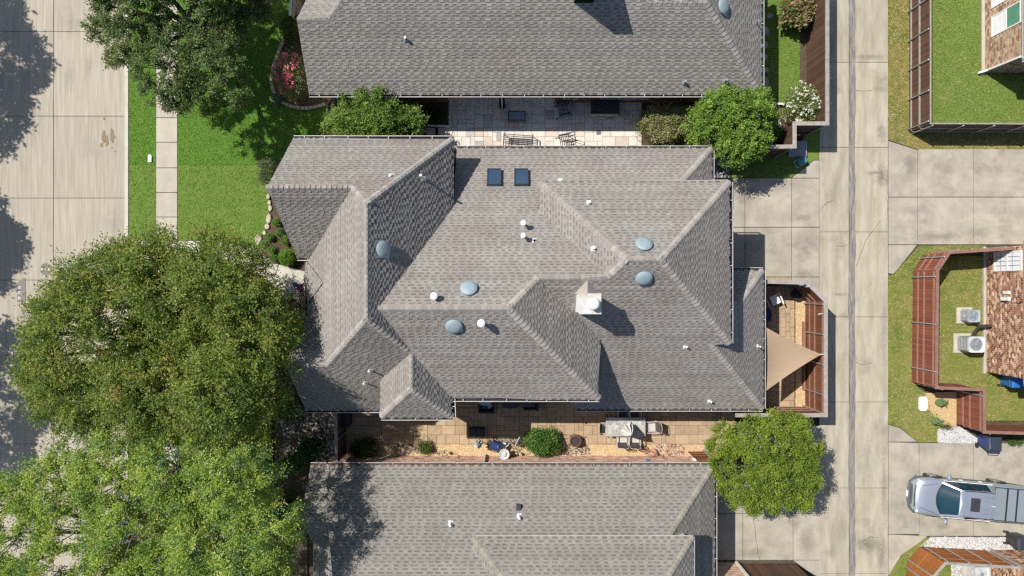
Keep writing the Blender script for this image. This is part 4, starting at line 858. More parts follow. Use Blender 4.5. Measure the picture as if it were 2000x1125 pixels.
b = MB(); b.box(X - .09, G(0, 574)[1], 1.35, X + .01, G(0, 568)[1], 1.75); b.box(X - .1, G(0, 586)[1], 1.2, X + .01, G(0, 579.5)[1], 1.75); b.build('meter_box', M['white'], h5)
b = MB(); b.tube([(X - .03, G(0, 589)[1], 2.6), (X - .03, G(0, 590)[1], 1.6), (X - .03, G(0, 588)[1], 1.2), (X - .03, G(0, 592)[1], 1.0)], .012, 5); b.build('cable', M['black'], h5)
xw6, y6 = G(1934, 1074)
h6 = east_house('house', 'brown brick house in the lower right corner behind the orange fence', xw6, y6, -24, T5, [], hc=.1)
b = MB(); b.box(xw6 - .06, y6 - .02, 0, xw6 + .05, y6 + .09, 2.72); b.build('corner_post', M['wood_grey'], h6)
# ------------------------------------------------------------------ fences
def fence(label, pts, h, side, board, capm, railm, base_px=False, cap_w=.19, rails=(.25, .5, .88), post='galv', post_step=1.9, bw=.142, poff=0, first_post=0, caph=.04, posts=True):
    W = [Vector(G(x, y, 0 if base_px else h)) for x, y in pts]
    f = empty('fence', (*W[0], 0), 0, label, 'fence')
    bms = []
    for k in range(3):
        b = MB(); t = .011; hh = h - caph - random.uniform(0, .015); c = .004
        b.add([(-bw / 2, -t, .02), (bw / 2, -t, .02), (bw / 2, t, .02), (-bw / 2, t, .02), (-bw / 2 + c, -t, hh), (bw / 2 - c, -t, hh), (bw / 2 - c, t, hh), (-bw / 2 + c, t, hh)],
              [(4, 5, 6, 7), (0, 1, 5, 4), (1, 2, 6, 5), (2, 3, 7, 6), (3, 0, 4, 7)])
        bms.append(b.mesh('board', M[board]))
    for A, B in zip(W[:-1], W[1:]):
        d = B - A; ln = d.length; t = d.normalized(); nrm = Vector((-t.y, t.x)) * side; ang = math.atan2(t.y, t.x)
        n = max(1, int(round(ln / (bw + .002))))
        for i in range(n):
            p = A + t * ((i + .5) * ln / n) + nrm * random.uniform(-.004, .004)
            place('board', random.choice(bms), f, (*p, 0), (random.uniform(-.006, .006), 0, ang + random.uniform(-.02, .02)))
        for z in rails:
            b = MB(); o = nrm * .035; b.bar((*(A + o + t * .02), h * z), (*(B + o - t * .02), h * z), .045, .085); b.build('rail', M[railm], f)
        if capm:
            b = MB(); b.bar((*(A - t * cap_w * .48), h - caph / 2), (*(B + t * cap_w * .48), h - caph / 2 + random.uniform(.001, .003)), cap_w, caph); b.build('cap', M[capm], f)
        if posts:
            x = poff if poff else .12
            while x < ln:
                b = MB(); p = A + t * x + nrm * .085
                if post == 'galv': b.tube([(*p, 0), (*p, h - .05)], .032, 7); b.lathe([(.036, 0), (.03, .03), (.005, .045)], (*p, h - .05), 7)
                else: b.box(p.x - .045, p.y - .045, 0, p.x + .045, p.y + .045, h - .05)
                b.build('post', M[post], f); x += post_step
    return f
f1 = fence('tall dark plank fence with a weathered grey cap beside the alley at the top', [(1616, -70), (1616, 241), (1552, 241), (1552, 286), (1400, 288)], 2.3, 1, 'wood_dark', 'wood_grey', 'wood_dark', post_step=2.4)
f2 = fence('brown plank fence with a pale grey cap round the terrace with the shade sail', [(1494, 550), (1577, 552), (1613, 588), (1613, 811), (1440, 811)], 2.3, -1, 'wood_pat', 'wood_grey', 'rail_red', post_step=1.45, poff=.16)
for x, y in ((1567, 553.5), (1581, 557), (1494.5, 552.5)):
    b = MB(); p = G(x, y, 2.33); b.bbox(p[0] - .1, p[1] - .1, 0, p[0] + .1, p[1] + .1, 2.33, .02); o = b.build('post', M['flag'], f2); o['label'] = 'square grey capped post'
f3 = fence('dark stained fence with pale rails and grey pipe posts at the upper right', [(1818, -70), (1818, 241), (2160, 242)], 1.8, -1, 'wood_dark', 'wood_grey', 'wood_grey', cap_w=.07, post_step=1.5, rails=(.12, .52))
f4 = fence('red stained fence with grey pipe posts round the dry back lawn', [(1978, 485), (1855, 493), (1831.5, 528), (1829.5, 757), (1923, 761.5), (1923, 844), (2160, 851)], 2.05, -1, 'wood_red', 'wood_redcap', 'rail_red', cap_w=.15, post_step=2.3, poff=.3)
f5 = fence('orange cedar fence with grey pipe posts in the lower right corner', [(1771, 1230), (1771, 1097), (1796, 1068), (1934, 1076)], 2.1, 1, 'wood_cedar', 'wood_grey', 'wood_cedar', base_px=True, cap_w=.13, post_step=1.05, rails=(.38, .72))
f6 = fence('dark side fence closing the tan paver patio off from the stone bed', [(655.5, 800), (657, 905)], 2.0, 1, 'wood_dark', 'wood_grey', 'wood_dark', cap_w=.15, post_step=1.3)
f7 = fence('short grey fence closing the gap under the upper gable', [(652, 187), (650, 244)], 1.9, 1, 'wood_grey', 'wood_grey', 'wood_grey', cap_w=.1, post_step=3)
f8 = fence('brown upright plank fence below the driveway of the lower house', [(1446, 1101), (1553, 1101), (1553, 1240)], 2.1, -1, 'wood_dark', None, 'wood_dark', base_px=True, bw=.12, posts=False)
f9 = fence('brown fence panel with one grey post beside the lower brick wall', [(1343, 882), (1440, 882)], 1.85, 1, 'wood_pat', 'wood_pat', 'wood_pat', base_px=True, cap_w=.08, post_step=3, poff=.75)
f10 = fence('short pale fence piece in the shade at the top left of the upper house', [(570, -30), (566, 28)], 1.7, 1, 'wood_grey', 'white_rough', 'wood_grey', cap_w=.1, post_step=3)
for y in (613, 692):
    b = MB(); p = G3(1606, y, 2.18); b.tube([p, (p[0] - .16, p[1], p[2] + .02), (p[0] - .2, p[1] - .03, p[2] + .02)], .022, 6); b.build('hook', M['white'], f2)

# ------------------------------------------------------------------ street and yard objects
mh = empty('manhole_cover', (*G(90, 526), 0), 0, 'round grey manhole cover with two pale lift pockets set in the street', 'manhole cover')
M['iron'] = pm('worn iron', (.17, .15, .135), (.23, .205, .18), scale=14, rough=.75, spec=.4, speck=.2)
b = MB(); b.lathe([(.30, -.02), (.30, .034), (.265, .038), (.255, .032), (.0001, .032)], n=28, cap=False); b.build('cover', M['iron'], mh, local=True)
for x, a in ((-.2, .1), (.19, .1)):
    b = MB(); b.box(x - .045, -.05, .0, x + .045, .05, .041); b.box(x - .022, -.026, .041, x + .022, .026, .043, 1); b.build('lift_pocket', [M['white_rough'], M['iron']], mh, local=True)
b = MB(); b.lathe([(.035, .03), (.035, .042), (.001, .043)], n=10); b.build('boss', M['white_rough'], mh, local=True)
ac_ = empty('drain_cover', (*G(42, 566), 0), 0, 'long iron drain cover with three pale square pockets in the street shade', 'drain cover')
b = MB(); b.prism([(-.2, -.62), (.22, -.62), (.22, .6), (.12, .62), (-.2, .3)], .0, .036); b.build('cover', M['iron'], ac_, local=True)
for y in (.12, -.14, -.42):
    b = MB(); b.box(-.15, y - .06, .0, -.03, y + .06, .041); b.box(-.125, y - .038, .041, -.055, y + .038, .043, 1); b.build('lift_pocket', [M['white_rough'], M['iron']], ac_, local=True)
b = MB(); x, y = G(293, 309.5); b.prism([(x - .08, y - .2), (x + .1, y - .2), (x + .11, y + .12), (x + .04, y + .2), (x - .07, y + .16)], -.02, .07); tag(b.build('marker_stone', M['white_rough']), 'small white marker stone lying in the grass verge', 'marker')
# flag on the porch
M['fl_r'] = pm('flag red', (.55, .04, .06)); M['fl_w'] = pm('flag white', (.84, .82, .80)); M['fl_b'] = pm('flag blue', (.04, .065, .24))
fg = empty('flag', (*G(601, 556, 2.9), 0), 0, 'red white and blue flag with a ring of stars hanging by the entrance', 'flag')
A = Vector(G3(571, 553, 2.9)); Bq = Vector(G3(597, 553, 3.1)); Dn = Vector(G3(580, 590, 1.6)) - A
b = MB(); nS, nL = 13, 10
def fp(u, v): q = A + (Bq - A) * u + Dn * v; return q + Vector((.04 * math.sin(v * 5 + u * 3), .06 * math.sin(u * 9 + v * 2), .05 * math.sin(u * 8)))
for i in range(nS):
    for j in range(nL):
        u0, u1, v0, v1 = i / nS, (i + 1) / nS, j / nL, (j + 1) / nL
        mi = 2 if (i < 8 and j < 4) else (i % 2)
        b.add([fp(u0, v0), fp(u1, v0), fp(u1, v1), fp(u0, v1)], [(0, 1, 2, 3)], mi)
b.build('cloth', [M['fl_r'], M['fl_w'], M['fl_b']], fg)
b = MB()
for k in range(13):
    an = 2 * math.pi * k / 13; q = fp(4 / 13 + .2 * math.cos(an), .2 + .13 * math.sin(an)) + Vector((0, 0, .03)); s = .032
    pts = [q + Vector((s * (1 if i % 2 == 0 else .42) * math.sin(math.pi * i / 5), s * (1 if i % 2 == 0 else .42) * math.cos(math.pi * i / 5), .01)) for i in range(10)]
    b.add(pts, [list(range(10))[::-1]])
o = b.build('stars', M['fl_w'], fg); o['kind'] = 'stuff'
b = MB(); b.tube([A + Vector((-.05, .02, .03)), Bq + Vector((.35, .02, .12))], .015, 6); b.build('pole', M['white'], fg)
# air conditioners
M['ac_grey'] = pm('grey unit casing', (.33, .36, .385), (.27, .3, .32), scale=5, rough=.5, spec=.5); M['ac_lite'] = pm('light unit casing', (.56, .58, .58), (.48, .5, .5), scale=5, rough=.5, spec=.5)
M['fan'] = pm('shiny fan guard', (.5, .55, .58), (.35, .4, .44), scale=3, rough=.25, metallic=.6)
def ac(px, py, sx, sy, h, label, lid, body, ribs=False):
    x, y = G(px, py, h); a = empty('air_conditioner', (x, y, 0), 0, label, 'air conditioner')
    b = MB(); b.bbox(-sx / 2 - .16, -sy / 2 - .1, -.02, sx / 2 - .02, sy / 2 + .1, .07, .015); b.build('pad', M['conc_walk'], a, local=True)
    b = MB(); c = .08; P = [(-sx / 2 + c, -sy / 2), (sx / 2 - c, -sy / 2), (sx / 2, -sy / 2 + c), (sx / 2, sy / 2 - c), (sx / 2 - c, sy / 2), (-sx / 2 + c, sy / 2), (-sx / 2, sy / 2 - c), (-sx / 2, -sy / 2 + c)]
    b.prism([(p * .97, q * .97) for p, q in P], .07, h - .06); bo = b.build('body', M[body], a, local=True)
    if ribs:
        for k in range(7):
            r = MB(); z = .14 + k * (h - .28) / 6; r.box(-sx / 2 - .012, -sy / 2 + .09, z - .025, -sx / 2 + .02, sy / 2 - .09, z + .025); r.build('louvre', M['galv'], bo, local=True)
    else:
        r = MB(); r.box(-sx / 2 - .012, -.07, h * .55, -sx / 2 + .02, .07, h * .72); r.build('badge', M['paver_rose'], bo, local=True)
    b = MB(); n = 32; R = min(sx, sy) * .40; ring = [(R * math.cos(2 * math.pi * i / n), R * math.sin(2 * math.pi * i / n)) for i in range(n)]
    sq = []
    for cx, cy in ring:
        k = 1 / max(abs(cx) / (sx / 2), abs(cy) / (sy / 2)); qx, qy = cx * k, cy * k
        m_ = max(0, abs(qx) / (sx / 2) + abs(qy) / (sy / 2) - 1.75); sc = 1 - m_ * .35; sq.append((qx * sc, qy * sc))
    vs = [(p, q, h - .03) for p, q in ring] + [(p, q, h) for p, q in sq] + [(p, q, h - .09) for p, q in sq] + [(p, q, h - .16) for p, q in ring]
    b.add(vs, [(i, n + i, n + (i + 1) % n, (i + 1) % n) for i in range(n)] + [(n + i, 2 * n + i, 2 * n + (i + 1) % n, n + (i + 1) % n) for i in range(n)] + [(3 * n + i, i, (i + 1) % n, 3 * n + (i + 1) % n) for i in range(n)])
    b.build('lid', M[lid], a, local=True)
    b = MB(); b.lathe([(R, h - .15), (.001, h - .149)], n=24, cap=False); fn = b.build('fan_well', M['dark'], a, local=True)
    for k in range(5):
        an = 2 * math.pi * k / 5; r = MB(); u = Vector((math.cos(an), math.sin(an), 0)); v_ = Vector((-u.y, u.x, 0))
        r.add([u * .05 - v_ * .03 + Vector((0, 0, h - .11)), u * R * .93 - v_ * .1 + Vector((0, 0, h - .12)), u * R * .93 + v_ * .12 + Vector((0, 0, h - .07)), u * .05 + v_ * .04 + Vector((0, 0, h - .08))], [(0, 1, 2, 3)]); r.build('fan_blade', M['fan'], fn, local=True)
    b = MB()
    for q in (.33, .6, .85): 
        b.tube([(R * q * math.cos(2 * math.pi * i / 20), R * q * math.sin(2 * math.pi * i / 20), h - .025 + .02 * (1 - q)) for i in range(21)], .006, 4, cap=False)
    for k in range(10): an = math.pi * k / 10; b.tube([(-R * math.cos(an), -R * math.sin(an), h - .03), (0, 0, h - .0), (R * math.cos(an), R * math.sin(an), h - .03)], .005, 4, cap=False)
    b.lathe([(.11, h - .01), (.09, h + .012), (.001, h + .016)], n=14); b.build('grille', M['fan'], a, local=True); return a
ac(1902, 617, .66, .64, .62, 'small blue grey air conditioner on the lawn beside the brick wall', 'ac_grey', 'ac_grey')
ac(1908, 673, .82, .80, .95, 'larger ribbed grey air conditioner, the lower one by the brick wall', 'ac_lite', 'galv', True)
ac(1918.5, 1122, .72, .72, .8, 'pale air conditioner with a bladed fan behind the orange fence', 'ac_lite', 'ac_lite')
b = MB()
for k in range(4):
    o = k * .045; b.tube([G3(1896 + k * 4, 656, .5), G3(1903 + k * 2, 644, .45 + o), G3(1913, 637 + k, .38 + o), G3(1926, 634 + k * 1.2, .4 + o), G3(1938, 636 + k * .6, .55 + o)], .022, 6)
b.tube([G3(1905, 632, .35), G3(1914, 635, .38), G3(1938, 636, .55)], .03, 6)
tag(b.build('pipe_bundle', M['dark']), 'bundle of dark insulated pipes running to the brick wall', 'pipes', kind='stuff')
# wheelie bins
M['bin_blue'] = pm('navy plastic', (.02, .045, .16), (.016, .035, .12), scale=5, rough=.45, spec=.4); M['bin_lid'] = pm('dark lid plastic', (.035, .045, .065), (.03, .035, .05), scale=6, rough=.5, spec=.4)
M['bin_bright'] = pm('bright blue plastic', (.02, .16, .45), (.02, .12, .36), scale=5, rough=.4, spec=.4)
def cart(x, y, rz, label, body, lid):
    c = empty('wheeled_bin', (x, y, 0), rz, label, 'bin'); b = MB()
    b.add([(-.24, -.28, .08), (.24, -.28, .08), (.24, .26, .08), (-.24, .26, .08), (-.3, -.36, 1.0), (.3, -.36, 1.0), (.3, .36, 1.0), (-.3, .36, 1.0)], [(3, 2, 1, 0), (0, 1, 5, 4), (1, 2, 6, 5), (2, 3, 7, 6), (3, 0, 4, 7)]); b.build('body', body, c, local=True)
    b = MB(); b.add([(-.32, -.40, 1.0), (.32, -.40, 1.0), (.32, .38, 1.0), (-.32, .38, 1.0), (-.32, -.40, 1.03), (.32, -.40, 1.03), (.32, .38, 1.05), (-.32, .38, 1.05), (-.24, -.3, 1.06), (.24, -.3, 1.06), (.24, .26, 1.1), (-.24, .26, 1.1)],
      [(3, 2, 1, 0), (0, 1, 5, 4), (1, 2, 6, 5), (2, 3, 7, 6), (3, 0, 4, 7), (4, 5, 9, 8), (5, 6, 10, 9), (6, 7, 11, 10), (7, 4, 8, 11), (8, 9, 10, 11)]); b.build('lid', lid, c, local=True)
    b = MB(); b.tube([(-.27, .36, .98), (-.27, .47, 1.0), (.27, .47, 1.0), (.27, .36, .98)], .02, 6); b.build('handle', body, c, local=True)
    for s in (-1, 1):
        b = MB(); b.tube([(s * .26, .3, .13), (s * .32, .3, .13)], .13, 14); b.build('wheel', M['black'], c, local=True)
    return c
cart(*G(1943, 866, 1.0), math.pi * .985, 'navy wheeled bin with a dark lid beside the white gravel', M['bin_blue'], M['bin_lid'])
cart(*G(1990, 745, 1.0), math.pi * .5, 'bright blue bin in the shade at the end of the brick wall', M['bin_bright'], M['bin_bright'])
cart(*G(2001, 1062, 1.0), math.pi * .5, 'black wheeled bin on the white gravel at the right edge', M['black'], M['bin_lid'])
# stone lid, garden ornaments
b = MB(); x, y = G(1801.5, 788); w_, l_ = .22, .37
P = [(x + w_ * math.copysign(abs(math.cos(a)) ** .5, math.cos(a)), y + l_ * math.copysign(abs(math.sin(a)) ** .5, math.sin(a))) for a in [2 * math.pi * i / 20 for i in range(20)]]
b.prism(P, -.02, .09); b.prism([(x + (p - x) * .9, y + (q - y) * .93) for p, q in P], .09, .115); tag(b.build('meter_lid', M['white_rough']), 'pale oblong concrete lid lying in the grass by the straw patch', 'lid')
M['moss'] = pm('moss green paint', (.13, .19, .07), (.09, .14, .05), scale=8, rough=.7)
def spinner(x, y, rz, label):
    s = empty('garden_ornament', (x, y, 0), rz, label, 'garden ornament'); b = MB()
    P = [(.36, 0), (.2, .13), (.02, .2), (-.18, .17), (-.32, .06), (-.32, -.06), (-.18, -.17), (.02, -.2), (.2, -.13)]
    b.prism(P, .22, .25); b.build('plate', M['moss'], s, local=True)
    b = MB(); b.tube([(0, 0, -.02), (0, 0, .5)], .022, 6); b.build('stem', M['galv'], s, local=True)
    b = MB(); b.bar((-.17, -.16, .5), (.17, .18, .5), .045, .025); b.bar((-.15, .17, .505), (.14, -.14, .505), .045, .025); b.build('cross_bar', M['moss'], s, local=True)
spinner(*G(1838, 786, .2), -.1, 'mossy green leaf shaped ornament on the straw patch, nearer the red fence corner'); spinner(*G(1828, 822, .2), -.35, 'mossy green ornament at the edge of the white gravel')
M['teal'] = pm('teal painted steel', (.07, .22, .225), (.055, .18, .19), scale=5, rough=.5, spec=.5); M['slate_pad'] = pm('blue grey pad', (.30, .33, .35), (.26, .29, .31), scale=6, rough=.9)
tb = empty('utility_box', (*G(1562, 317), 0), math.radians(30), 'low teal utility pedestal on the shaded corner lawn', 'utility box')
b = MB(); b.bbox(-.23, -.15, 0, .23, .15, .36, .05); b.build('body', M['teal'], tb, local=True); b = MB(); b.bbox(-.25, -.17, .36, .25, .17, .43, .06); b.build('lid', M['teal'], tb, local=True); b = MB(); b.box(-.3, -.2, -.02, .3, .2, .05); b.build('base', M['galv'], tb, local=True)
x0, y0 = G(1538, 307); x1, y1 = G(1572, 276)
pb = empty('transformer_pad', ((x0 + x1) / 2, (y0 + y1) / 2, 0), 0, 'square blue grey equipment pad tucked below the fence corner', 'pad')
b = MB(); b.bbox(x0, y0, -.02, x1, y1, .16, .02); b.build('body', M['slate_pad'], pb); b = MB(); b.box(x1 - .03, y0 + .02, .16, x1 + .02, y1 - .02, .19); b.build('edge_rail', M['galv'], pb)
# ------------------------------------------------------------------ patio furniture
def slat_seat(name, label, cat, x, y, rz, wd, n, rock=False, group=None):
    """metal slat chair or bench facing local +x; wd is its width"""
    c = empty(name, (x, y, 0), rz, label, cat, group); mt = M['black']; r = .018
    for i in range(6):
        b = MB(); q = -.22 + i * .09; b.bar((q, -wd / 2 + .03, .43), (q, wd / 2 - .03, .43), .035, .012); b.build('slat', mt, c, local=True)
    nb = max(3, int(wd / .13))
    for i in range(1, nb):
        b = MB(); v = -wd / 2 + wd * i / nb; b.bar((-.27, v, .42), (-.46, v, .95), .014, .03); b.build('back_slat', mt, c, local=True)
    b = MB(); b.tube([(-.26, -wd / 2, .44), (-.47, -wd / 2, .97), (-.47, wd / 2, .97), (-.26, wd / 2, .44)], r, 6); b.build('back_frame', mt, c, local=True)
    for i in range(1, n):
        b = MB(); v = -wd / 2 + wd * i / n; b.bar((-.25, v, .415), (.26, v, .415), .025, .02); b.build('stretcher', mt, c, local=True)
    for s in (-1, 1):
        v = s * wd / 2
        b = MB(); b.bar((-.36, v, .66), (.27, v, .65), .055, .025); b.build('armrest', mt, c, local=True)
        for qx in (.25, -.27):
            b = MB(); b.tube([(qx, v, .65), (qx + .02, v, 0.02)], r, 6); b.build('leg', mt, c, local=True)
        b = MB(); b.bar((-.26, v, .43), (.26, v, .43), .03, .03); b.build('side_rail', mt, c, local=True)
        if rock:
            b = MB(); b.tube([(-.5, v, .1), (-.25, v, .03), (.1, v, .015), (.42, v, .07)], r, 6); b.build('rocker', mt, c, local=True)
    return c
slat_seat('garden_bench', 'black metal slat bench in the sun at the lower edge of the stone patio', 'bench', *G(1012, 276), math.radians(86), 1.45, 3)
slat_seat('rocking_chair', 'black slatted rocking chair in the shade beside the storage chest', 'chair', *G(1098, 217), math.radians(194), .62, 2, True)
slat_seat('rocking_chair', 'black slatted rocking chair in the sun right of the metal bench', 'chair', *G(1102, 279), math.radians(190), .6, 2, True)
M['blue_top'] = pm('blue grey glass top', (.21, .27, .35), (.18, .23, .3), scale=3, rough=.3, spec=.5)
t = empty('coffee_table', (*G(1009, 230), 0), 0, 'low black framed coffee table with a blue grey top on the stone patio', 'table')
b = MB(); b.box(-.40, -.20, .40, .40, .20, .415); b.build('tabletop', M['blue_top'], t, local=True)
b = MB(); [b.box(*q) for q in ((-.44, -.24, .37, .44, -.2, .425), (-.44, .2, .37, .44, .24, .425), (-.44, -.2, .37, -.4, .2, .425), (.4, -.2, .37, .44, .2, .425))]; b.build('table_frame', M['black'], t, local=True)
for sx in (-.42, .42):
    for sy in (-.22, .22): b = MB(); b.box(sx - .02, sy - .02, 0, sx + .02, sy + .02, .37); b.build('leg', M['black'], t, local=True)
t = empty('storage_chest', (*G(1179, 215), 0), 0, 'large dark lidded storage chest with a pale base against the brick wall', 'chest')
b = MB(); b.bbox(-.72, -.38, 0, .70, .34, .52, .02); b.build('body', M['conc_pale'], t, local=True); b = MB(); b.bbox(-.72, -.33, .52, .72, .42, .62, .03); b.build('lid', M['dark'], t, local=True)
b = MB(); b.box(-.06, -.40, .44, .06, -.382, .5); b.build('latch', M['galv'], t, local=True)
b = MB(); x, y = G(1169, 259); b.box(x - .11, y - .11, -.02, x + .11, y + .11, .037)
for i in range(4): b.box(x - .09 + i * .05, y - .09, .037, x - .07 + i * .05, y + .09, .041, 1)
tag(b.build('floor_drain', [M['dark'], M['galv']]), 'small square floor drain set in the pale sunlit paving', 'drain')
b = MB(); x, y = G(1066.5, 183.5); b.box(x - .28, y - .1, -.01, x + .28, y + .08, .05); tag(b.build('doormat', M['dark']), 'dark doormat half under the upper gutter', 'mat')
b = MB(); x, y = G(1145, 826.5); b.box(x - .05, y - .05, -.02, x + .05, y + .05, .037); tag(b.build('floor_drain', M['dark']), 'tiny dark drain in the tan pavers left of the dining table', 'drain')
# dining set
M['stone_top'] = pm('stone tile', (.50, .485, .43), (.33, .335, .31), scale=9, rnd=.28, rough=.7); M['alu'] = pm('taupe aluminium', (.42, .39, .36), (.36, .33, .3), scale=5, rough=.5, spec=.4); M['sling'] = pm('beige sling', (.5, .48, .43), (.44, .42, .38), scale=30, rough=.8); M['sling_dk'] = pm('dark brown sling', (.07, .055, .05), (.09, .075, .065), scale=30, rough=.8)
dt = empty('dining_table', (*G(1222, 834, .74), 0), 0, 'rectangular dining table with a stone tile top on the tan pavers', 'table')
b = MB(); L_, W_ = .99, .47; [b.box(*q) for q in ((-L_, -W_, .69, L_, -W_ + .09, .745), (-L_, W_ - .09, .69, L_, W_, .745), (-L_, -W_ + .09, .69, -L_ + .09, W_ - .09, .745), (L_ - .09, -W_ + .09, .69, L_, W_ - .09, .745))]; b.build('table_frame', M['alu'], dt, local=True)
cache = {}
nx, ny = 17, 8; ux, uy = (2 * L_ - .18) / nx, (2 * W_ - .18) / ny; occ = np.zeros((nx, ny), bool)
for i in range(nx):
    for j in range(ny):
        if occ[i, j]: continue
        sh = [(2, 1), (1, 2), (1, 1), (2, 2)]; random.shuffle(sh)
        for a, c in sh + [(1, 1)]:
            if i + a <= nx and j + c <= ny and not occ[i:i + a, j:j + c].any(): break
        occ[i:i + a, j:j + c] = True
        if (a, c) not in cache: q = MB(); q.box(-a * ux / 2 + .004, -c * uy / 2 + .004, -.03, a * ux / 2 - .004, c * uy / 2 - .004, 0); cache[(a, c)] = q.mesh('tile', M['stone_top'])
        o = place('tile', cache[(a, c)], dt, wl(dt) + Vector((-L_ + .09 + (i + a / 2) * ux, -W_ + .09 + (j + c / 2) * uy, .742 + random.uniform(-.002, .002))))
b = MB(); b.box(-L_ + .09, -W_ + .09, .69, L_ - .09, W_ - .09, .715); b.build('underlay', M['alu'], dt, local=True)
for sx in (-.9, .9):
    for sy in (-.4, .4): b = MB(); b.box(sx - .035, sy - .035, 0, sx + .035, sy + .035, .69); b.build('leg', M['alu'], dt, local=True)
def dchair(x, y, rz, label, dark=False):
    """sling armchair facing local +x"""
    c = empty('dining_chair', (x, y, 0), rz, label, 'chair', 'dining chairs round the stone topped table'); s_ = M['sling_dk' if dark else 'sling']; b = MB()
    n = 6
    for i in range(n):
        a0, a1 = -.25 + .5 * i / n, -.25 + .5 * (i + 1) / n; f = lambda a: .43 - .03 * math.cos(a * 6)
        b.add([(a0, -.24, f(a0)), (a1, -.24, f(a1)), (a1, .24, f(a1)), (a0, .24, f(a0))], [(0, 1, 2, 3)])
    b.build('seat', s_, c, local=True); b = MB()
    for i in range(5):
        t0, t1 = i / 5, (i + 1) / 5; g_ = lambda t: (-.25 - .17 * t - .04 * math.sin(t * 3), .42 + .52 * t)
        (xa, za), (xb, zb) = g_(t0), g_(t1); b.add([(xa, -.24, za), (xa, .24, za), (xb, .24, zb), (xb, -.24, zb)], [(0, 1, 2, 3)])
    b.build('backrest', M['sling_dk'], c, local=True)
    b = MB(); b.tube([(-.25, -.26, .42), (-.36, -.27, .70), (-.43, -.25, .95), (-.47, -.1, .99), (-.47, .1, .99), (-.43, .25, .95), (-.36, .27, .70), (-.25, .26, .42)], .018, 6); b.build('back_frame', M['alu'], c, local=True)
    for sg in (-1, 1):
        b = MB(); b.bar((-.34, sg * .28, .65), (.2, sg * .28, .64), .05, .025); b.build('armrest', M['alu'], c, local=True)
        b = MB(); b.bar((-.25, sg * .25, .42), (.26, sg * .25, .42), .03, .03); b.build('side_rail', M['alu'], c, local=True)
        for qx in (.2, -.3): b = MB(); b.tube([(qx, sg * .28, .64), (qx + .03, sg * .28, .01)], .017, 6); b.build('leg', M['alu'], c, local=True)
dchair(*G(1214, 806), -math.pi / 2, 'dark chair at the shaded side of the table, the left of the pair', True); dchair(*G(1237, 806), -math.pi / 2, 'dark chair at the shaded side of the table, the right of the pair', True)
dchair(*G(1212, 851), math.pi / 2, 'beige chair at the sunny side of the table, the left of the pair'); dchair(*G(1236, 851), math.pi / 2 - .03, 'beige chair at the sunny side of the table, the right of the pair')
dchair(*G(1183, 832), 0, 'chair at the left end of the dining table'); dchair(*G(1267, 830), math.pi + .05, 'chair turned slightly at the right end of the dining table')
def closed_umbrella(x, y, z0, h, lean, label, r=.17):
    u = empty('closed_parasol', (x, y, 0), 0, label, 'parasol'); b = MB(); top = Vector((lean[0], lean[1], h)); n = 9
    b.tube([(0, 0, z0), tuple(top)], .022, 8); b.build('pole', M['galv'], u, local=True); b = MB()
    base = top * .45 + Vector((0, 0, z0 * .4)); rim = []
    for i in range(n * 2):
        a = math.pi * i / n; q = r * (1.25 if i % 2 == 0 else .45); rim.append(base + Vector((q * math.cos(a), q * math.sin(a), 0)))
    mid = [top * .8 + Vector((0, 0, z0 * .1)) + (p - base) * .55 for p in rim]
    vs = rim + mid + [top]; k = 2 * n
    b.add(vs, [(i, (i + 1) % k, k + (i + 1) % k, k + i) for i in range(k)] + [(k + i, k + (i + 1) % k, 2 * k) for i in range(k)]); b.build('canopy', M['white_rough'], u, local=True); return u
closed_umbrella(*G(1217, 826), 0, 2.4, (.02, -.1), 'closed white parasol standing through the dining table', .3)
closed_umbrella(*G(935, 858), 0, 1.9, (.03, .0), 'closed greyish parasol standing on the pavers near the grill', .2)
# under the long eave
M['cush'] = pm('slate cushion', (.10, .115, .145), (.08, .095, .12), scale=8, rough=.85); M['rim_blue'] = pm('pale blue metal', (.42, .52, .58), (.36, .46, .52), scale=4, rough=.4, spec=.5)
def lounge(x, y, rz, label):
    c = empty('lounge_chair', (x, y, 0), rz, label, 'chair', 'slate lounge chairs under the long eave'); b = MB(); b.bbox(-.36, -.38, 0, .36, .38, .28, .02); b.build('base', M['dark'], c, local=True)
    b = MB(); b.bbox(-.28, -.3, .28, .36, .3, .45, .05); b.build('seat_cushion', M['cush'], c, local=True)
    b = MB(); b.bbox(-.40, -.38, .28, -.28, .38, .85, .03); b.build('backrest', M['dark'], c, local=True)
    for s in (-1, 1): b = MB(); b.bbox(-.28, s * .34 - .05, .28, .36, s * .34 + .05, .6, .02); b.build('armrest', M['dark'], c, local=True)
    b = MB(); b.add([(-.05, -.33, .47), (.2, -.25, .47), (.1, .02, .5), (-.2, -.1, .62), (-.05, -.33, .56), (.1, .02, .6)], [(0, 1, 2, 3), (3, 2, 1, 4), (1, 2, 5, 4), (3, 4, 5)]); b.build('pillow', M['rim_blue'], c, local=True)
lounge(*G(951, 787), math.pi * .5, 'slate cushioned lounge chair beside the round pale table'); lounge(*G(1036, 783), math.pi, 'slate cushioned lounge chair right of the black fire table')
rt = empty('side_table', (*G(946, 778, .9), 0), 0, 'round pale blue table peeping out under the long eave', 'table'); b = MB(); b.lathe([(.1, .87), (.36, .86), (.37, .88), (.36, .90), (.22, .895), (.21, .88), (.12, .88), (.11, .9), (.001, .9)], n=30); b.build('tabletop', M['rim_blue'], rt, local=True); b = MB(); b.lathe([(.22, 0), (.2, .03), (.04, .06), (.04, .86)], n=16); b.build('pedestal', M['galv'], rt, local=True)
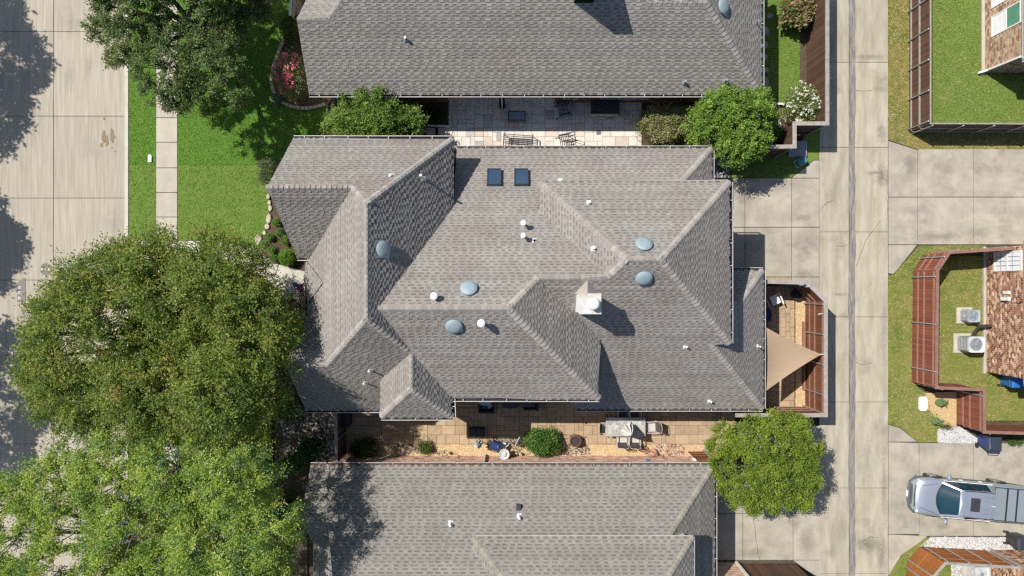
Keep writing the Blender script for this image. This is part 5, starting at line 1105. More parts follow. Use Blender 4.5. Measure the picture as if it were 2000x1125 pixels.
ft = empty('fire_table', (*G(998, 783), 0), 0, 'black fire table with glowing red bits between the two lounge chairs', 'fire table'); b = MB(); P = [(.46 * math.copysign(abs(math.cos(a)) ** .6, math.cos(a)), .3 * math.copysign(abs(math.sin(a)) ** .6, math.sin(a))) for a in [2 * math.pi * i / 24 for i in range(24)]]; b.prism(P, 0, .5); b.build('body', M['black'], ft, local=True); b = MB(); r = random.Random(2)
for i in range(16): x, y = r.uniform(-.1, .1), r.uniform(-.1, .1); b.bbox(x - .018, y - .018, .5, x + .018, y + .018, .53, .006)
M['ember'] = pm('red glass bits', (.5, .05, .02)); o = b.build('embers', M['ember'], ft, local=True); o['kind'] = 'stuff'
t = empty('storage_box', (*G(932, 841), 0), 0, 'low dark storage box on the shaded pavers above the greyish parasol', 'box'); b = MB(); b.bbox(-.4, -.2, 0, .4, .2, .42, .02); b.build('body', M['dark'], t, local=True); b = MB(); b.bbox(-.42, -.22, .42, -.005, .22, .47, .02); b.build('lid', M['dark'], t, local=True); b = MB(); b.bbox(.005, -.22, .42, .42, .22, .47, .02); b.build('lid', M['dark'], t, local=True)
t = empty('storage_box', (*G(679, 812), 0), 0, 'tall dark cabinet in the shade by the side fence', 'cabinet'); b = MB(); b.bbox(-.2, -.38, 0, .25, .38, 1.0, .02); b.build('body', M['dark'], t, local=True); b = MB(); b.bbox(-.22, -.4, 1.0, .27, .4, 1.05, .02); b.build('lid', M['dark'], t, local=True)
gr = empty('grill', (*G(969, 864), 0), math.radians(-22), 'navy hooded barbecue grill on its stand among the wire chairs', 'grill')
b = MB(); b.bbox(-.22, -.2, .5, .22, .2, .72, .02); b.build('firebox', M['black'], gr, local=True); b = MB(); b.bbox(-.23, -.2, .72, .23, .2, .9, .07); b.build('hood', M['bin_blue'], gr, local=True); b = MB(); b.tube([(.16, -.2, .78), (.16, -.25, .8), (-.16, -.25, .8), (-.16, -.2, .78)], .015, 6); b.build('handle', M['galv'], gr, local=True)
b = MB(); b.bbox(-.44, -.15, .66, -.235, .15, .69, .01); b.build('side_shelf', M['dark'], gr, local=True)
for sx in (-.22, .22):
    for sy in (-.2, .2): b = MB(); b.tube([(sx * .9, sy * .9, .5), (sx * 1.05, sy * 1.05, 0)], .02, 6); b.build('leg', M['black'], gr, local=True)
def wire_chair(x, y, rz, label, m='black'):
    c = empty('wire_chair', (x, y, 0), rz, label, 'chair', 'wire garden chairs by the grill'); R = .27
    ring = lambda z, r, cx=0: [(cx + r * math.cos(2 * math.pi * i / 18), r * math.sin(2 * math.pi * i / 18), z) for i in range(19)]
    b = MB(); b.tube(ring(.44, R), .014, 5, cap=False); b.build('seat_ring', M[m], c, local=True)
    for k in range(4):
        v = -.18 + .12 * k; b = MB(); hw = math.sqrt(R * R - v * v); b.tube([(-hw, v, .44), (hw, v, .44)], .008, 4); b.build('wire', M[m], c, local=True)
    b = MB(); b.tube([(-.2, -.2, .44), (-.33, -.2, .8), (-.36, 0, .92), (-.33, .2, .8), (-.2, .2, .44)], .014, 5); b.build('back_frame', M[m], c, local=True)
    for s in (-1, 1):
        b = MB(); b.tube([(-.25, s * .08, .44), (-.35, s * .08, .88)], .008, 4); b.build('wire', M[m], c, local=True)
        for q in (-1, 1): b = MB(); b.tube([(q * .18, s * .18, .44), (q * .23, s * .23, 0)], .012, 5); b.build('leg', M[m], c, local=True)
wire_chair(*G(985, 859), .5, 'light wire garden chair just right of the navy grill', 'galv'); wire_chair(*G(1005, 863), 2.2, 'black round seated wire chair left of the leafy round shrub')
pl = empty('canvas_chair', (*G(1015, 858), 0), math.radians(62), 'folded pale canvas seat leaning beside the round shrub', 'chair')
b = MB(); b.add([(-.32, -.16, .1), (.32, -.16, .1), (.26, .12, .7), (-.26, .12, .7), (-.32, -.12, .1), (.32, -.12, .1), (.26, .16, .7), (-.26, .16, .7)], [(0, 1, 2, 3), (7, 6, 5, 4), (0, 4, 5, 1), (1, 5, 6, 2), (2, 6, 7, 3), (3, 7, 4, 0)]); b.build('backrest', M['rim_blue'], pl, local=True); b = MB(); b.tube([(-.3, -.14, .1), (-.33, -.2, 0)], .015, 5); b.tube([(.3, -.14, .1), (.33, -.2, 0)], .015, 5); b.tube([(-.3, .14, .6), (-.3, .4, 0)], .015, 5); b.tube([(.3, .14, .6), (.3, .4, 0)], .015, 5); b.build('legs', M['galv'], pl, local=True)
fo_ = empty('garden_fountain', (*G(985, 880), 0), 0, 'white octagonal stone fountain bowl against the lower brick wall', 'fountain'); M['cast'] = pm('pale cast stone', (.58, .6, .58), (.48, .5, .48), scale=5, rough=.8)
b = MB(); b.lathe([(.22, 0), (.2, .1), (.12, .2), (.12, .55)], n=8); b.build('pedestal', M['cast'], fo_, local=True); b = MB(); b.lathe([(.12, .55), (.27, .70), (.28, .8), (.24, .8), (.225, .76), (.17, .73), (.16, .76), (.14, .76), (.13, .72), (.001, .71)], n=8, cap=False); b.build('bowl', M['cast'], fo_, local=True); b = MB(); b.lathe([(.11, .71), (.12, .8), (.07, .84), (.05, .82), (.001, .84)], n=16); b.build('finial', M['cast'], fo_, local=True)
b = MB(); b.bbox(-.2, -.15, 0, .2, .15, .45, .03); o = b.build('planter_box', M['white_rough'], None, local=True); o.location = (*G(981, 867), 0); tag(o, 'white block planter standing just above the stone fountain', 'planter')
def lamp(x, y, label, ball=.05):
    l = empty('garden_light', (x, y, 0), 0, label, 'garden light', 'stake lights on the tan gravel'); b = MB(); b.tube([(0, 0, 0), (0, 0, .5)], .012, 6); b.build('stake', M['galv'], l, local=True); b = MB(); b.lathe([(.01, .46), (.08, .49), (.085, .54), (.06, .6), (.01, .62)], n=12); b.build('lamp_head', M['galv'], l, local=True)
lamp(*G(869, 878), 'stake light on the gravel left of the wall downpipe'); lamp(*G(1009, 880), 'stake light between the stone fountain and the round shrub')
b = MB(); x, y = G(947.5, 890); b.bar((x, y + .05, 0.1), (x, y + .05, 2.6), .1, .08); tag(b.build('downpipe', M['white'], h3))
M['rust_pot'] = pm('rust brown glaze', (.22, .10, .055), (.14, .065, .04), scale=8, rough=.5); M['clay'] = pm('terracotta', (.50, .26, .17), (.42, .21, .14), scale=8, rough=.8)
pt = empty('planter_pot', (*G(1124, 861, .4), 0), 0, 'big round brown pot of dark soil on the lava rocks', 'pot'); b = MB(); b.lathe([(.2, 0), (.3, .2), (.31, .45), (.27, .5), (.25, .5), (.24, .42)], n=22, cap=False); b.build('pot', M['rust_pot'], pt, local=True); b = MB(); b.lathe([(.245, .42), (.001, .43)], n=18, cap=False); b.build('soil_fill', M['dark'], pt, local=True)
for s in (-1, 1): b = MB(); b.tube([(s * .22, .2, .42), (s * .3, .26, .5), (s * .2, .3, .48)], .02, 6); b.build('handle', M['rust_pot'], pt, local=True)
cj = empty('clay_jar', (*G(1274, 877), 0), 0, 'tipped terracotta jar with its dark mouth showing beside the lava rocks', 'jar'); b = MB(); b.lathe([(.07, 0), (.14, .1), (.15, .24), (.11, .36), (.12, .4), (.095, .4), (.09, .3)], n=16, cap=False); o = b.build('jar_body', M['clay'], cj, local=True); b = MB(); b.lathe([(.09, .33), (.001, .33)], n=12, cap=False); b.build('mouth', M['dark'], cj, local=True); cj.rotation_euler = (math.radians(35), math.radians(25), 0)
b = MB(); P = [G(x, y) for x, y in ((1251, 874), (1263, 872), (1266, 881), (1257, 885), (1250, 882))]; b.prism(P, 0, .16); tag(b.build('rock', M['clay']), 'flat orange brown rock on the gravel beside the clay jar', 'rock')
for pts_, lb in (((( 1259, 884, .1), (1266, 889, .9), (1268, 890, 1.0)), 'short thin garden stake leaning on the lower brick wall by the orange rock'), (((1264, 877, .2), (1276, 885, .9), (1282, 889, 1.3)), 'longer thin garden stake leaning on the lower brick wall by the clay jar')):
    b = MB(); b.tube([G3(*q) for q in pts_], .016, 5); tag(b.build('garden_stake', M['wood_grey']), lb, 'stake')
b = MB(); b.tube([G3(860, 884, .1), G3(857, 890, .3), G3(859, 880, .8), G3(872, 886, 1.0), G3(876, 893, 1.3)], .016, 5); tag(b.build('garden_hook', M['bark']), 'bent brown garden hook by the low shrub on the gravel', 'hook')
b = MB(); x, y = G(1256, 890); b.box(x - .06, y + .0, 1.0, x + .06, y + .09, 1.15); tag(b.build('tap_cover', M['bin_bright']), 'small blue tap cover on the lower brick wall', 'tap cover')
b = MB(); x, y = G(1349, 890); b.box(x - .16, y + .0, .8, x + .16, y + .14, 1.05); tag(b.build('wall_box', M['white_rough']), 'white box on the brick wall left of the fence panel', 'wall box')
# sail terrace
M['sail'] = pm('tan sailcloth', (.40, .285, .185), (.37, .265, .17), scale=2, rough=.9, stretch=(1, 6, 1))
ss = empty('shade_sail', (*G(1540, 695), 0), 0, 'tan triangular shade sail stretched from the eave to the fence', 'shade sail')
c3 = [Vector(G3(1497, 640, 2.75)), Vector(G3(1497, 763, 2.75)), Vector(G3(1604, 692, 2.2))]; b = MB(); n = 14; idx = {}; cen = (c3[0] + c3[1] + c3[2]) / 3
for i in range(n + 1):
    for j in range(n + 1 - i):
        u, v = i / n, j / n; t_ = 1 - u - v; p = c3[0] * u + c3[1] * v + c3[2] * t_
        pull = 4 * (u * v + v * t_ + t_ * u) / 3 * (1 - 27 * u * v * t_)    # edges bow inwards
        p = p + (cen - p) * .17 * max(0, pull); p.z -= .12 * 27 * u * v * t_; idx[(i, j)] = len(b.v); b.v.append(tuple(p))
for i in range(n):
    for j in range(n - i):
        b.f.append([idx[(i, j)], idx[(i + 1, j)], idx[(i, j + 1)]]); b.m.append(0); b.c.append((1, 1, 1))
        if i + j < n - 1: b.f.append([idx[(i + 1, j)], idx[(i + 1, j + 1)], idx[(i, j + 1)]]); b.m.append(0); b.c.append((1, 1, 1))
b.build('cloth', M['sail'], ss, smooth=True)
for f_ in (.34, .67):
    b2 = MB(); pts = []
    for q in range(9):
        i0 = int(round(f_ * n)); j0 = min(n - i0, int(round((n - i0) * q / 8))); pts.append(Vector(b.v[idx[(i0, j0)]]) + Vector((0, 0, .012)))
    b2.tube(pts, .012, 4); b2.build('seam', M['rail_red'], ss)
e_ = [(0, 1), (1, 2), (2, 0)]
b = MB(); b.tube([c3[2], Vector(G3(1610, 692, 2.2))], .02, 6); b.build('shackle', M['white'], ss)
for k in (0, 1): b = MB(); b.tube([c3[k], c3[k] + Vector((-.25, .05, .02))], .01, 5); b.build('shackle', M['galv'], ss)
pt = empty('planter_pot', (*G(1551, 576), 0), 0, 'round dark pot in the shaded corner of the terrace', 'pot'); b = MB(); b.lathe([(.18, 0), (.24, .2), (.25, .4), (.2, .42), (.19, .36), (.001, .35)], n=20, cap=False); b.build('pot', M['dark'], pt, local=True); b = MB(); b.lathe([(.12, .35), (.1, .44), (.001, .47)], n=14); b.build('lid', M['black'], pt, local=True)
fc = empty('folding_chair', (*G(1507, 585), 0), math.radians(-65), 'folding chair with a white seat and grey bowed frame on the terrace', 'chair'); b = MB(); b.add([(-.24, -.22, .45), (.24, -.22, .45), (.24, .2, .48), (-.24, .2, .48), (-.24, -.22, .49), (.24, -.22, .49), (.24, .2, .52), (-.24, .2, .52)], [(3, 2, 1, 0), (4, 5, 6, 7), (0, 1, 5, 4), (1, 2, 6, 5), (2, 3, 7, 6), (3, 0, 4, 7)]); b.build('seat', M['white_rough'], fc, local=True)
b = MB(); b.tube([(-.28, -.3, .5), (-.34, -.45, .8), (-.2, -.55, .95), (.2, -.55, .95), (.34, -.45, .8), (.28, -.3, .5)], .025, 6); b.build('back_frame', M['galv'], fc, local=True); b = MB(); b.bar((-.3, .28, .62), (.34, .26, .62), .06, .04); b.build('armrest', M['white_rough'], fc, local=True)
for sx in (-.24, .24):
    for sy in (-.2, .18): b = MB(); b.tube([(sx, sy, .45), (sx * 1.1, sy * 1.15, 0)], .016, 5); b.build('leg', M['galv'], fc, local=True)
t = empty('hose_box', (*G(1491, 614), 0), 0, 'blue square hose reel box half under the terrace eave', 'hose box'); b = MB(); b.bbox(-.28, -.33, 0, .26, .33, .5, .03); b.build('body', M['bin_blue'], t, local=True); b = MB(); b.tube([(.0 + .2 * math.cos(2 * math.pi * i / 18), .2 * math.sin(2 * math.pi * i / 18), .54) for i in range(19)], .035, 6, cap=False); b.build('hose_coil', M['black'], t, local=True)
b = MB(); x0, y0 = G(1566, 760); x1, y1 = G(1570, 628); b.box(x0, y0, -.02, x1, y1, .22); tag(b.build('bed_border', M['rail_red']), 'low red brown timber border along the tan gravel', 'edging')
# ------------------------------------------------------------------ pickup
M['paint'] = pm('silver blue car paint', (.56, .60, .65), (.54, .58, .63), scale=2, rough=.32, metallic=.7, spec=.5, coat=.5); M['paint_dk'] = pm('shaded grey trim', (.10, .11, .13), (.09, .1, .115), scale=2, rough=.4, spec=.5)
M['carglass'] = pm('tinted windscreen', (.012, .042, .06), (.008, .03, .045), scale=1, rough=.08, spec=.6); M['tonneau'] = pm('grey vinyl tonneau', (.21, .235, .26), (.19, .215, .24), scale=40, rough=.6); M['lamp'] = pm('lamp lens', (.75, .76, .78), (.6, .62, .65), scale=8, rough=.15, spec=.7); M['tail'] = pm('tail lens', (.35, .03, .03), rough=.2)
tk = empty('pickup_truck', (22.86, -10.60, 0), math.radians(175), 'silver crew cab pickup with sunroof and grey bed cover on the driveway', 'pickup')
st = [(2.90, .50, .55, .35, .78), (2.84, .72, .74, .30, .90), (2.66, .88, .90, .28, .99), (2.3, .955, .965, .27, 1.05), (1.75, .975, .975, .27, 1.10), (1.2, .98, .975, .27, 1.13), (.2, .985, .965, .27, 1.14), (-.8, .985, .96, .27, 1.15), (-1.6, .985, .96, .27, 1.16), (-2.5, .975, .95, .3, 1.16), (-2.84, .95, .93, .38, 1.14), (-2.9, .90, .90, .5, 1.08)]
b = MB(); rings = []
for x, wl_, wu, zb, zt_ in st:
    half = [(0, zb), (wl_ * .86, zb), (wl_ * .97, zb + .1), (wl_, zb + .3), (wl_ * .995, zt_ - .28), (wu * .985, zt_ - .1), (wu * .93, zt_ - .02), (wu * .75, zt_ + .025), (wu * .4, zt_ + .05), (0, zt_ + .055)]
    rings.append([(x, y, z) for y, z in half] + [(x, -y, z) for y, z in half[-2:0:-1]])
k = len(rings[0])
for r_ in rings: b.v += r_
for i in range(len(rings) - 1):
    for j in range(k): b.f.append([i * k + j, (i + 1) * k + j, (i + 1) * k + (j + 1) % k, i * k + (j + 1) % k]); b.m.append(1 if (j < 4 or j >= k - 4) else 0); b.c.append((1, 1, 1))
b.f.append(list(range(k))); b.m.append(1); b.c.append((1, 1, 1)); b.f.append([(len(rings) - 1) * k + j for j in range(k)][::-1]); b.m.append(1); b.c.append((1, 1, 1))
body = b.build('body', [M['paint'], M['paint_dk']], tk, smooth=True, local=True)
b = MB(); hx = [(2.55, .70, 1.05), (2.2, .80, 1.105), (1.85, .84, 1.145)]
for s in (-1, 1): b.tube([(2.6, s * .55, 1.06), (2.2, s * .68, 1.125), (1.86, s * .76, 1.15)], .012, 4)
b.build('hood_crease', M['paint_dk'], body, local=True)
# cabin
zr = 1.78
def quad(mb, a, b_, c, d, n=1, sag=0, mi=0):
    mb.add([a, b_, c, d], [(0, 1, 2, 3)], mi)
cb = MB(); RF = [(1.05, .60), (.9, .66), (-.5, .68), (-.72, .64)]
top = [(x, y, zr - (.03 if i in (0, 3) else 0)) for i, (x, y) in enumerate(RF)] + [(x, -y, zr - (.03 if i in (3, 0) else 0)) for i, (x, y) in list(enumerate(RF))[::-1]]
mid = [(.95, 0, zr + .03), (-.6, 0, zr + .03)]
n_ = len(top); lowt = [(x, y * 1.04, z - .06) for x, y, z in top]
cb.add(top + lowt + mid, [(0, 1, 8 + 8), (1, 2, 17, 16), (2, 3, 17), (3, 4, 17), (4, 5, 17), (5, 6, 16, 17), (6, 7, 16), (7, 0, 16)] + [(n_ + i, n_ + (i + 1) % n_, (i + 1) % n_, i) for i in range(n_)])
roof_ = cb.build('roof', M['paint'], tk, smooth=False, local=True)
for y in (-.42, -.2, .2, .42): r = MB(); r.bar((-.15, y, zr + .024 - abs(y) * .02), (-.62, y, zr + .014 - abs(y) * .02), .018, .012); r.build('roof_rib', M['paint_dk'], roof_, local=True)
r = MB(); r.prism([(.5, -.34), (.53, -.31), (.53, .31), (.5, .34), (.09, .34), (.06, .31), (.06, -.31), (.09, -.34)], zr + .02, zr + .04); r.build('sunroof', M['dark'], roof_, local=True)
for s in (-1, 1): r = MB(); r.tube([(.85, s * .645, zr + .01), (.4, s * .665, zr + .035), (-.5, s * .67, zr + .03), (-.7, s * .63, zr - .01)], .018, 5); r.build('roof_rail', M['black'], roof_, local=True)
r = MB(); r.add([(-.5, .0, zr + .05), (-.68, -.03, zr + .03), (-.68, .03, zr + .03), (-.66, 0, zr + .12)], [(0, 1, 3), (0, 3, 2), (1, 2, 3)]); r.build('antenna_fin', M['white'], roof_, local=True)
g_ = MB(); n = 16
for i in range(n):
    y0, y1 = -1 + 2 * i / n, -1 + 2 * (i + 1) / n; fz = lambda y: (1.84 - .30 * y * y, .80 * y, 1.185 - .03 * y * y)
    gz2 = lambda y: (1.07 - .09 * y * y, .60 * y, zr - .035)
    g_.add([fz(y0), fz(y1), gz2(y1), gz2(y0)], [(0, 1, 2, 3)])
g_.build('windscreen', M['carglass'], tk, local=True, smooth=True)
r = MB(); r.tube([(1.86 - .30 * y * y, .80 * y, 1.155) for y in [-1 + 2 * i / 10 for i in range(11)]], .035, 5); r.build('cowl', M['black'], tk, local=True)
r = MB(); r.tube([(1.72, .1, 1.2), (1.55, .55, 1.3)], .01, 4); r.tube([(1.75, -.45, 1.2), (1.62, .05, 1.27)], .01, 4); r.build('wipers', M['black'], tk, local=True)
for s in (-1, 1):
    g_ = MB(); g_.add([(1.5, s * .90, 1.13), (-.62, s * .92, 1.15), (-.70, s * .67, zr - .08), (.86, s * .68, zr - .07)], [(0, 1, 2, 3) if s < 0 else (3, 2, 1, 0)]); g_.build('side_window', M['carglass'], tk, local=True)
    r = MB(); r.bar((1.62, s * .83, 1.14), (.98, s * .635, zr - .05), .07, .05); r.build('pillar', M['paint'], tk, local=True)
    r = MB(); r.bar((.35, s * .925, 1.15), (.2, s * .70, zr - .07), .06, .03); r.build('door_pillar', M['black'], tk, local=True)
    r = MB(); r.add([(-.62, s * .94, 1.15), (-1.05, s * .9, 1.16), (-.75, s * .64, zr - .06), (-.55, s * .69, zr - .06)], [(0, 1, 2, 3) if s < 0 else (3, 2, 1, 0)]); r.build('rear_pillar', M['paint'], tk, local=True)
    r = MB(); r.bar((1.55, s * .935, 1.145), (-.95, s * .945, 1.165), .03, .03); r.build('window_trim', M['white'], tk, local=True)
    mr = MB(); mr.bbox(1.2, s * 1.02 - .0 if s > 0 else -1.26, 1.06, 1.36, 1.26 if s > 0 else -1.02, 1.22, .04); mo = mr.build('wing_mirror', M['paint'], tk, local=True); r = MB(); r.bar((1.28, s * .93, 1.08), (1.28, s * 1.04, 1.1), .06, .05); r.build('mirror_arm', M['black'], mo, local=True)
    for x in (.55, -.45): r = MB(); r.bar((x + .1, s * 1.0, .93), (x - .1, s * 1.0, .93), .03, .035); r.build('door_handle', M['white'], tk, local=True)
    r = MB(); r.bbox(2.42, min(s * .62, s * .84), .84, 2.74, max(s * .62, s * .84), .985, .03); r.build('headlight', M['lamp'], tk, local=True)
    r = MB(); r.bbox(-2.89, min(s * .78, s * .95), .8, -2.74, max(s * .78, s * .95), 1.08, .02); r.build('tail_light', M['tail'], tk, local=True)
    for x in (1.74, -1.60):
        r = MB(); r.tube([(x, s * .80, .38), (x, s * 1.02, .38)], .385, 24); wo = r.build('wheel', M['black'], tk, local=True); r = MB(); r.tube([(x, s * 1.0, .38), (x, s * 1.03, .38)], .24, 16); r.build('rim', M['galv'], wo, local=True)
        r = MB(); r.tube([(x + .47 * math.cos(a), s * .985, .42 + .45 * math.sin(a)) for a in [math.pi * i / 12 for i in range(13)]], .035, 5); r.build('wheel_arch', M['black'], tk, local=True)
g_ = MB(); g_.add([(-1.02, -.86, 1.18), (-1.02, .86, 1.18), (-.74, .62, zr - .06), (-.74, -.62, zr - .06)], [(3, 2, 1, 0)]); g_.build('rear_window', M['carglass'], tk, local=True)
for x0, x1 in ((-1.66, -1.08), (-2.18, -1.76), (-2.82, -2.28)): r = MB(); r.bbox(x0, -.82, 1.16, x1, .82, 1.245, .01); r.build('cover_panel', M['tonneau'], tk, local=True)
r = MB(); r.bbox(-2.86, -.85, 1.15, -1.04, .85, 1.225, .01); r.build('bed_cover_base', M['black'], tk, local=True)
r = MB(); r.tube([(2.80, -.62, .90), (2.90, -.4, .91), (2.92, 0, .91), (2.90, .4, .91), (2.80, .62, .90)], .035, 6); r.build('grille_bar', M['galv'], tk, local=True)
r = MB(); r.bbox(2.62, -.55, .72, 2.87, .55, .95, .02); r.build('grille', M['black'], tk, local=True)
r = MB(); r.tube([(2.60, -.93, .55), (2.86, -.7, .56), (2.97, -.35, .57), (2.97, .35, .57), (2.86, .7, .56), (2.60, .93, .55)], .09, 6); r.build('bumper', M['paint_dk'], tk, local=True)
r = MB(); r.box(2.96, -.16, .52, 3.075, .16, .63); r.build('number_plate', M['white_rough'], tk, local=True)
tk.scale = (.965, .965, .965)
# ------------------------------------------------------------------ trees and shrubs
def Lb(px, py, h, rp, rz=None, ry=None):
    x, y = G(px, py, h); k = (1 - h / H) / S
    return (x, y, h, rp * k, (ry or rp) * k, rz if rz else rp * k * .8)
def crown_pts(lobes, n, rng, inner=.72, zmin=-.35, skip=.8):
    L = np.array(lobes); wgt = L[:, 3] * L[:, 4]; wgt = wgt / wgt.sum(); P, D = [], []
    tries = 0
    while sum(len(p) for p in P) < n and tries < 30:
        tries += 1; m = n * 2; k = rng.choice(len(L), m, p=wgt)
        d = rng.normal(0, 1, (m, 3)); d /= np.linalg.norm(d, axis=1, keepdims=True); d[:, 2] = np.where(d[:, 2] < zmin, -d[:, 2], d[:, 2])
        r = rng.uniform(inner, 1.0, (m, 1)); p = L[k, :3] + d * L[k, 3:6] * r; ok = np.ones(m, bool)
        for i in range(len(L)):
            q = np.linalg.norm((p - L[i, :3]) / L[i, 3:6], axis=1); ok &= (k == i) | (q > skip)
        ok &= p[:, 2] > .15; P.append(p[ok]); D.append((d / L[k, 3:6])[ok])
    P = np.vstack(P)[:n]; D = np.vstack(D)[:n]; D /= np.linalg.norm(D, axis=1, keepdims=True); return P, D
def unit(a): return a / (np.linalg.norm(a, axis=1, keepdims=True) + 1e-9)
def foliage(P, D, rng, sprays, leaves, sl, ll, lw, pal, wts, up=.35, spread=.75, cspread=.35, droop=.15, jit=.05, flat=.6, cvar=.22, ang=(.5, 1.2)):
    """leaf quads on twigs that fan out from each clump"""
    n = len(P); cl = np.repeat(np.arange(n), sprays); m = len(cl)
    cd = unit(D * .8 + rng.normal(0, cspread, (n, 3)) + np.array([0, 0, up]))
    d = unit(cd[cl] + rng.normal(0, spread, (m, 3))); s = P[cl] - cd[cl] * sl * .35 + rng.normal(0, sl * .1, (m, 3)); ln = sl * rng.uniform(.55, 1.25, m)
    k = np.repeat(np.arange(m), leaves); M_ = len(k); t = np.tile((np.arange(leaves) + .7) / leaves, m) + rng.uniform(-.06, .06, M_)
    c = s[k] + d[k] * (t * ln[k])[:, None] + rng.normal(0, jit, (M_, 3)); c[:, 2] -= droop * sl * t ** 2
    side = unit(np.cross(d[k], np.array([0, 0, 1.0]) + rng.normal(0, .5, (M_, 3)))); sg = rng.choice([-1, 1], M_)[:, None]; a = rng.uniform(ang[0], ang[1], M_)[:, None]
    ax = unit(d[k] * np.cos(a) + side * sg * np.sin(a) + rng.normal(0, .2, (M_, 3)))
    nr = unit(np.array([0, 0, flat]) + D[cl][k] * .4 + rng.normal(0, .55, (M_, 3))); w_ = unit(np.cross(nr, ax)); L_ = (ll * rng.uniform(.65, 1.25, M_))[:, None]; W_ = L_ * lw / 2
    q = unit(np.cross(ax, w_))
    V_ = np.stack([c, c + ax * L_ * .45 + w_ * W_ + q * L_ * .06, c + ax * L_, c + ax * L_ * .45 - w_ * W_ + q * L_ * .06], 1).reshape(-1, 3)
    pal = np.array(pal); pc = rng.choice(len(pal), n, p=np.array(wts) / sum(wts)); mixl = rng.random(M_) < .3; pi = np.where(mixl, rng.choice(len(pal), M_, p=np.array(wts) / sum(wts)), pc[cl][k])
    C = pal[pi] * rng.uniform(1 - cvar, 1 + cvar, (M_, 1)) * rng.uniform(.85, 1.15, n)[cl][k][:, None]
    return V_, np.arange(4 * M_).reshape(-1, 4), C
M['leaf'] = leafmat('leaves', (1, 1, 1), (.8, .86, .84), s=.7); M['petal'] = pm('petals', (1, 1, 1), attr=True, rough=.6)
def tree(name, label, cat, base, lobes, clumps, sprays, leaves, sl, ll, lw, pal, wts, trunk=.2, fork=1.6, seed=1, twigs=110, group=None, bark='bark', inner=.72, zmin=-.35, skip=.8, **kw):
    rng = np.random.default_rng(seed); root = empty(name, (base[0], base[1], 0), 0, label, cat, group)
    P, D = crown_pts(lobes, clumps, rng, inner, zmin, skip); V_, Q, C = foliage(P, D, rng, sprays, leaves, sl, ll, lw, pal, wts, **kw)
    V_ = V_ - np.array([base[0], base[1], 0]); o = link('crown', mesh_np('crown', V_, Q, C, M['leaf']), root); o['kind'] = 'stuff'
    r = random.Random(seed); b = MB(); B = Vector((base[0], base[1], -.1)); ctr = Vector((sum(l[0] for l in lobes) / len(lobes), sum(l[1] for l in lobes) / len(lobes), 0))
    f = B.lerp(Vector((ctr.x, ctr.y, 0)), .25); f.z = fork
    b.tube([B, B.lerp(f, .15) + Vector((0, 0, .05)), B.lerp(f, .55), f], [trunk * 1.45, trunk * 1.08, trunk * .95, trunk * .9], 10); tips = []
    for l in lobes:
        e = Vector(l[:3]); mid = f.lerp(e, .5) + Vector((r.uniform(-.25, .25), r.uniform(-.25, .25), r.uniform(.0, .35) * (e.z - f.z))); rr = trunk * (.32 + .3 * r.random())
        pts = [f - Vector((0, 0, .1)), f.lerp(mid, .55) + Vector((r.uniform(-.1, .1), r.uniform(-.1, .1), .05)), mid, mid.lerp(e, .6), e]; b.tube(pts, [rr * 1.2, rr, rr * .8, rr * .55, rr * .3], 6); tips.append(pts)
    b.build('trunk', M[bark], root, smooth=True)
    if twigs:
        b = MB(); LP = [(p, i) for pts in tips for i, p in enumerate(pts[1:])]
        for q in rng.choice(len(P), min(twigs, len(P)), replace=False):
            e = Vector(P[q]); s = min(LP, key=lambda a: (a[0] - e).length)[0]
            mid = s.lerp(e, .5) + Vector((r.uniform(-.15, .15), r.uniform(-.15, .15), r.uniform(-.05, .2))) * min(1, (e - s).length); rr = max(.008, trunk * .11); b.tube([s, mid, e], [rr, rr * .75, rr * .35], 4, cap=False)
        o = b.build('branches', M[bark], root); o['kind'] = 'stuff'
    return root, P, D, rng
OLV = [(.165, .22, .036), (.22, .26, .048), (.10, .16, .034), (.30, .29, .06), (.36, .24, .08)]
tree('shade_tree', 'huge spreading olive green tree overhanging the street below the walkway', 'tree', G(452, 655), 
     [Lb(300, 675, 4.0, 165, 1.6), Lb(168, 650, 5.2, 106, 2.2), Lb(110, 720, 4.6, 58, 1.7), Lb(212, 572, 5.6, 94, 2.1), Lb(325, 550, 6.2, 92, 2.3), Lb(430, 560, 6.5, 98, 2.4), Lb(508, 600, 6.2, 66, 2.2), Lb(500, 690, 6.6, 78, 2.3), Lb(445, 765, 6.8, 100, 2.4), Lb(305, 775, 6.2, 98, 2.3), Lb(175, 765, 5.2, 98, 2.0), Lb(375, 640, 5.5, 60, 2), Lb(235, 665, 5.4, 70, 2), Lb(530, 770, 6, 45, 1.8), Lb(545, 650, 6, 44, 1.8), Lb(285, 520, 5.6, 55, 1.8), Lb(470, 520, 6, 50, 1.8), Lb(135, 640, 4.2, 80, 1.4), Lb(235, 620, 4.5, 95, 1.5), Lb(108, 750, 4, 46, 1.4), Lb(85, 655, 4.4, 22, .7), Lb(62, 700, 4.2, 16, .6), Lb(250, 490, 5.4, 22, .8), Lb(330, 478, 5.6, 26, .9), Lb(420, 480, 5.8, 24, .9), Lb(185, 720, 4.4, 90, 1.5)],
     1750, 7, 18, .85, .118, .44, OLV, [4, 3.4, 2.2, 1.6, .16], trunk=.3, fork=2.0, seed=21, twigs=420, inner=.55, spread=.30, cspread=.55, droop=.12, up=.15, skip=.72)
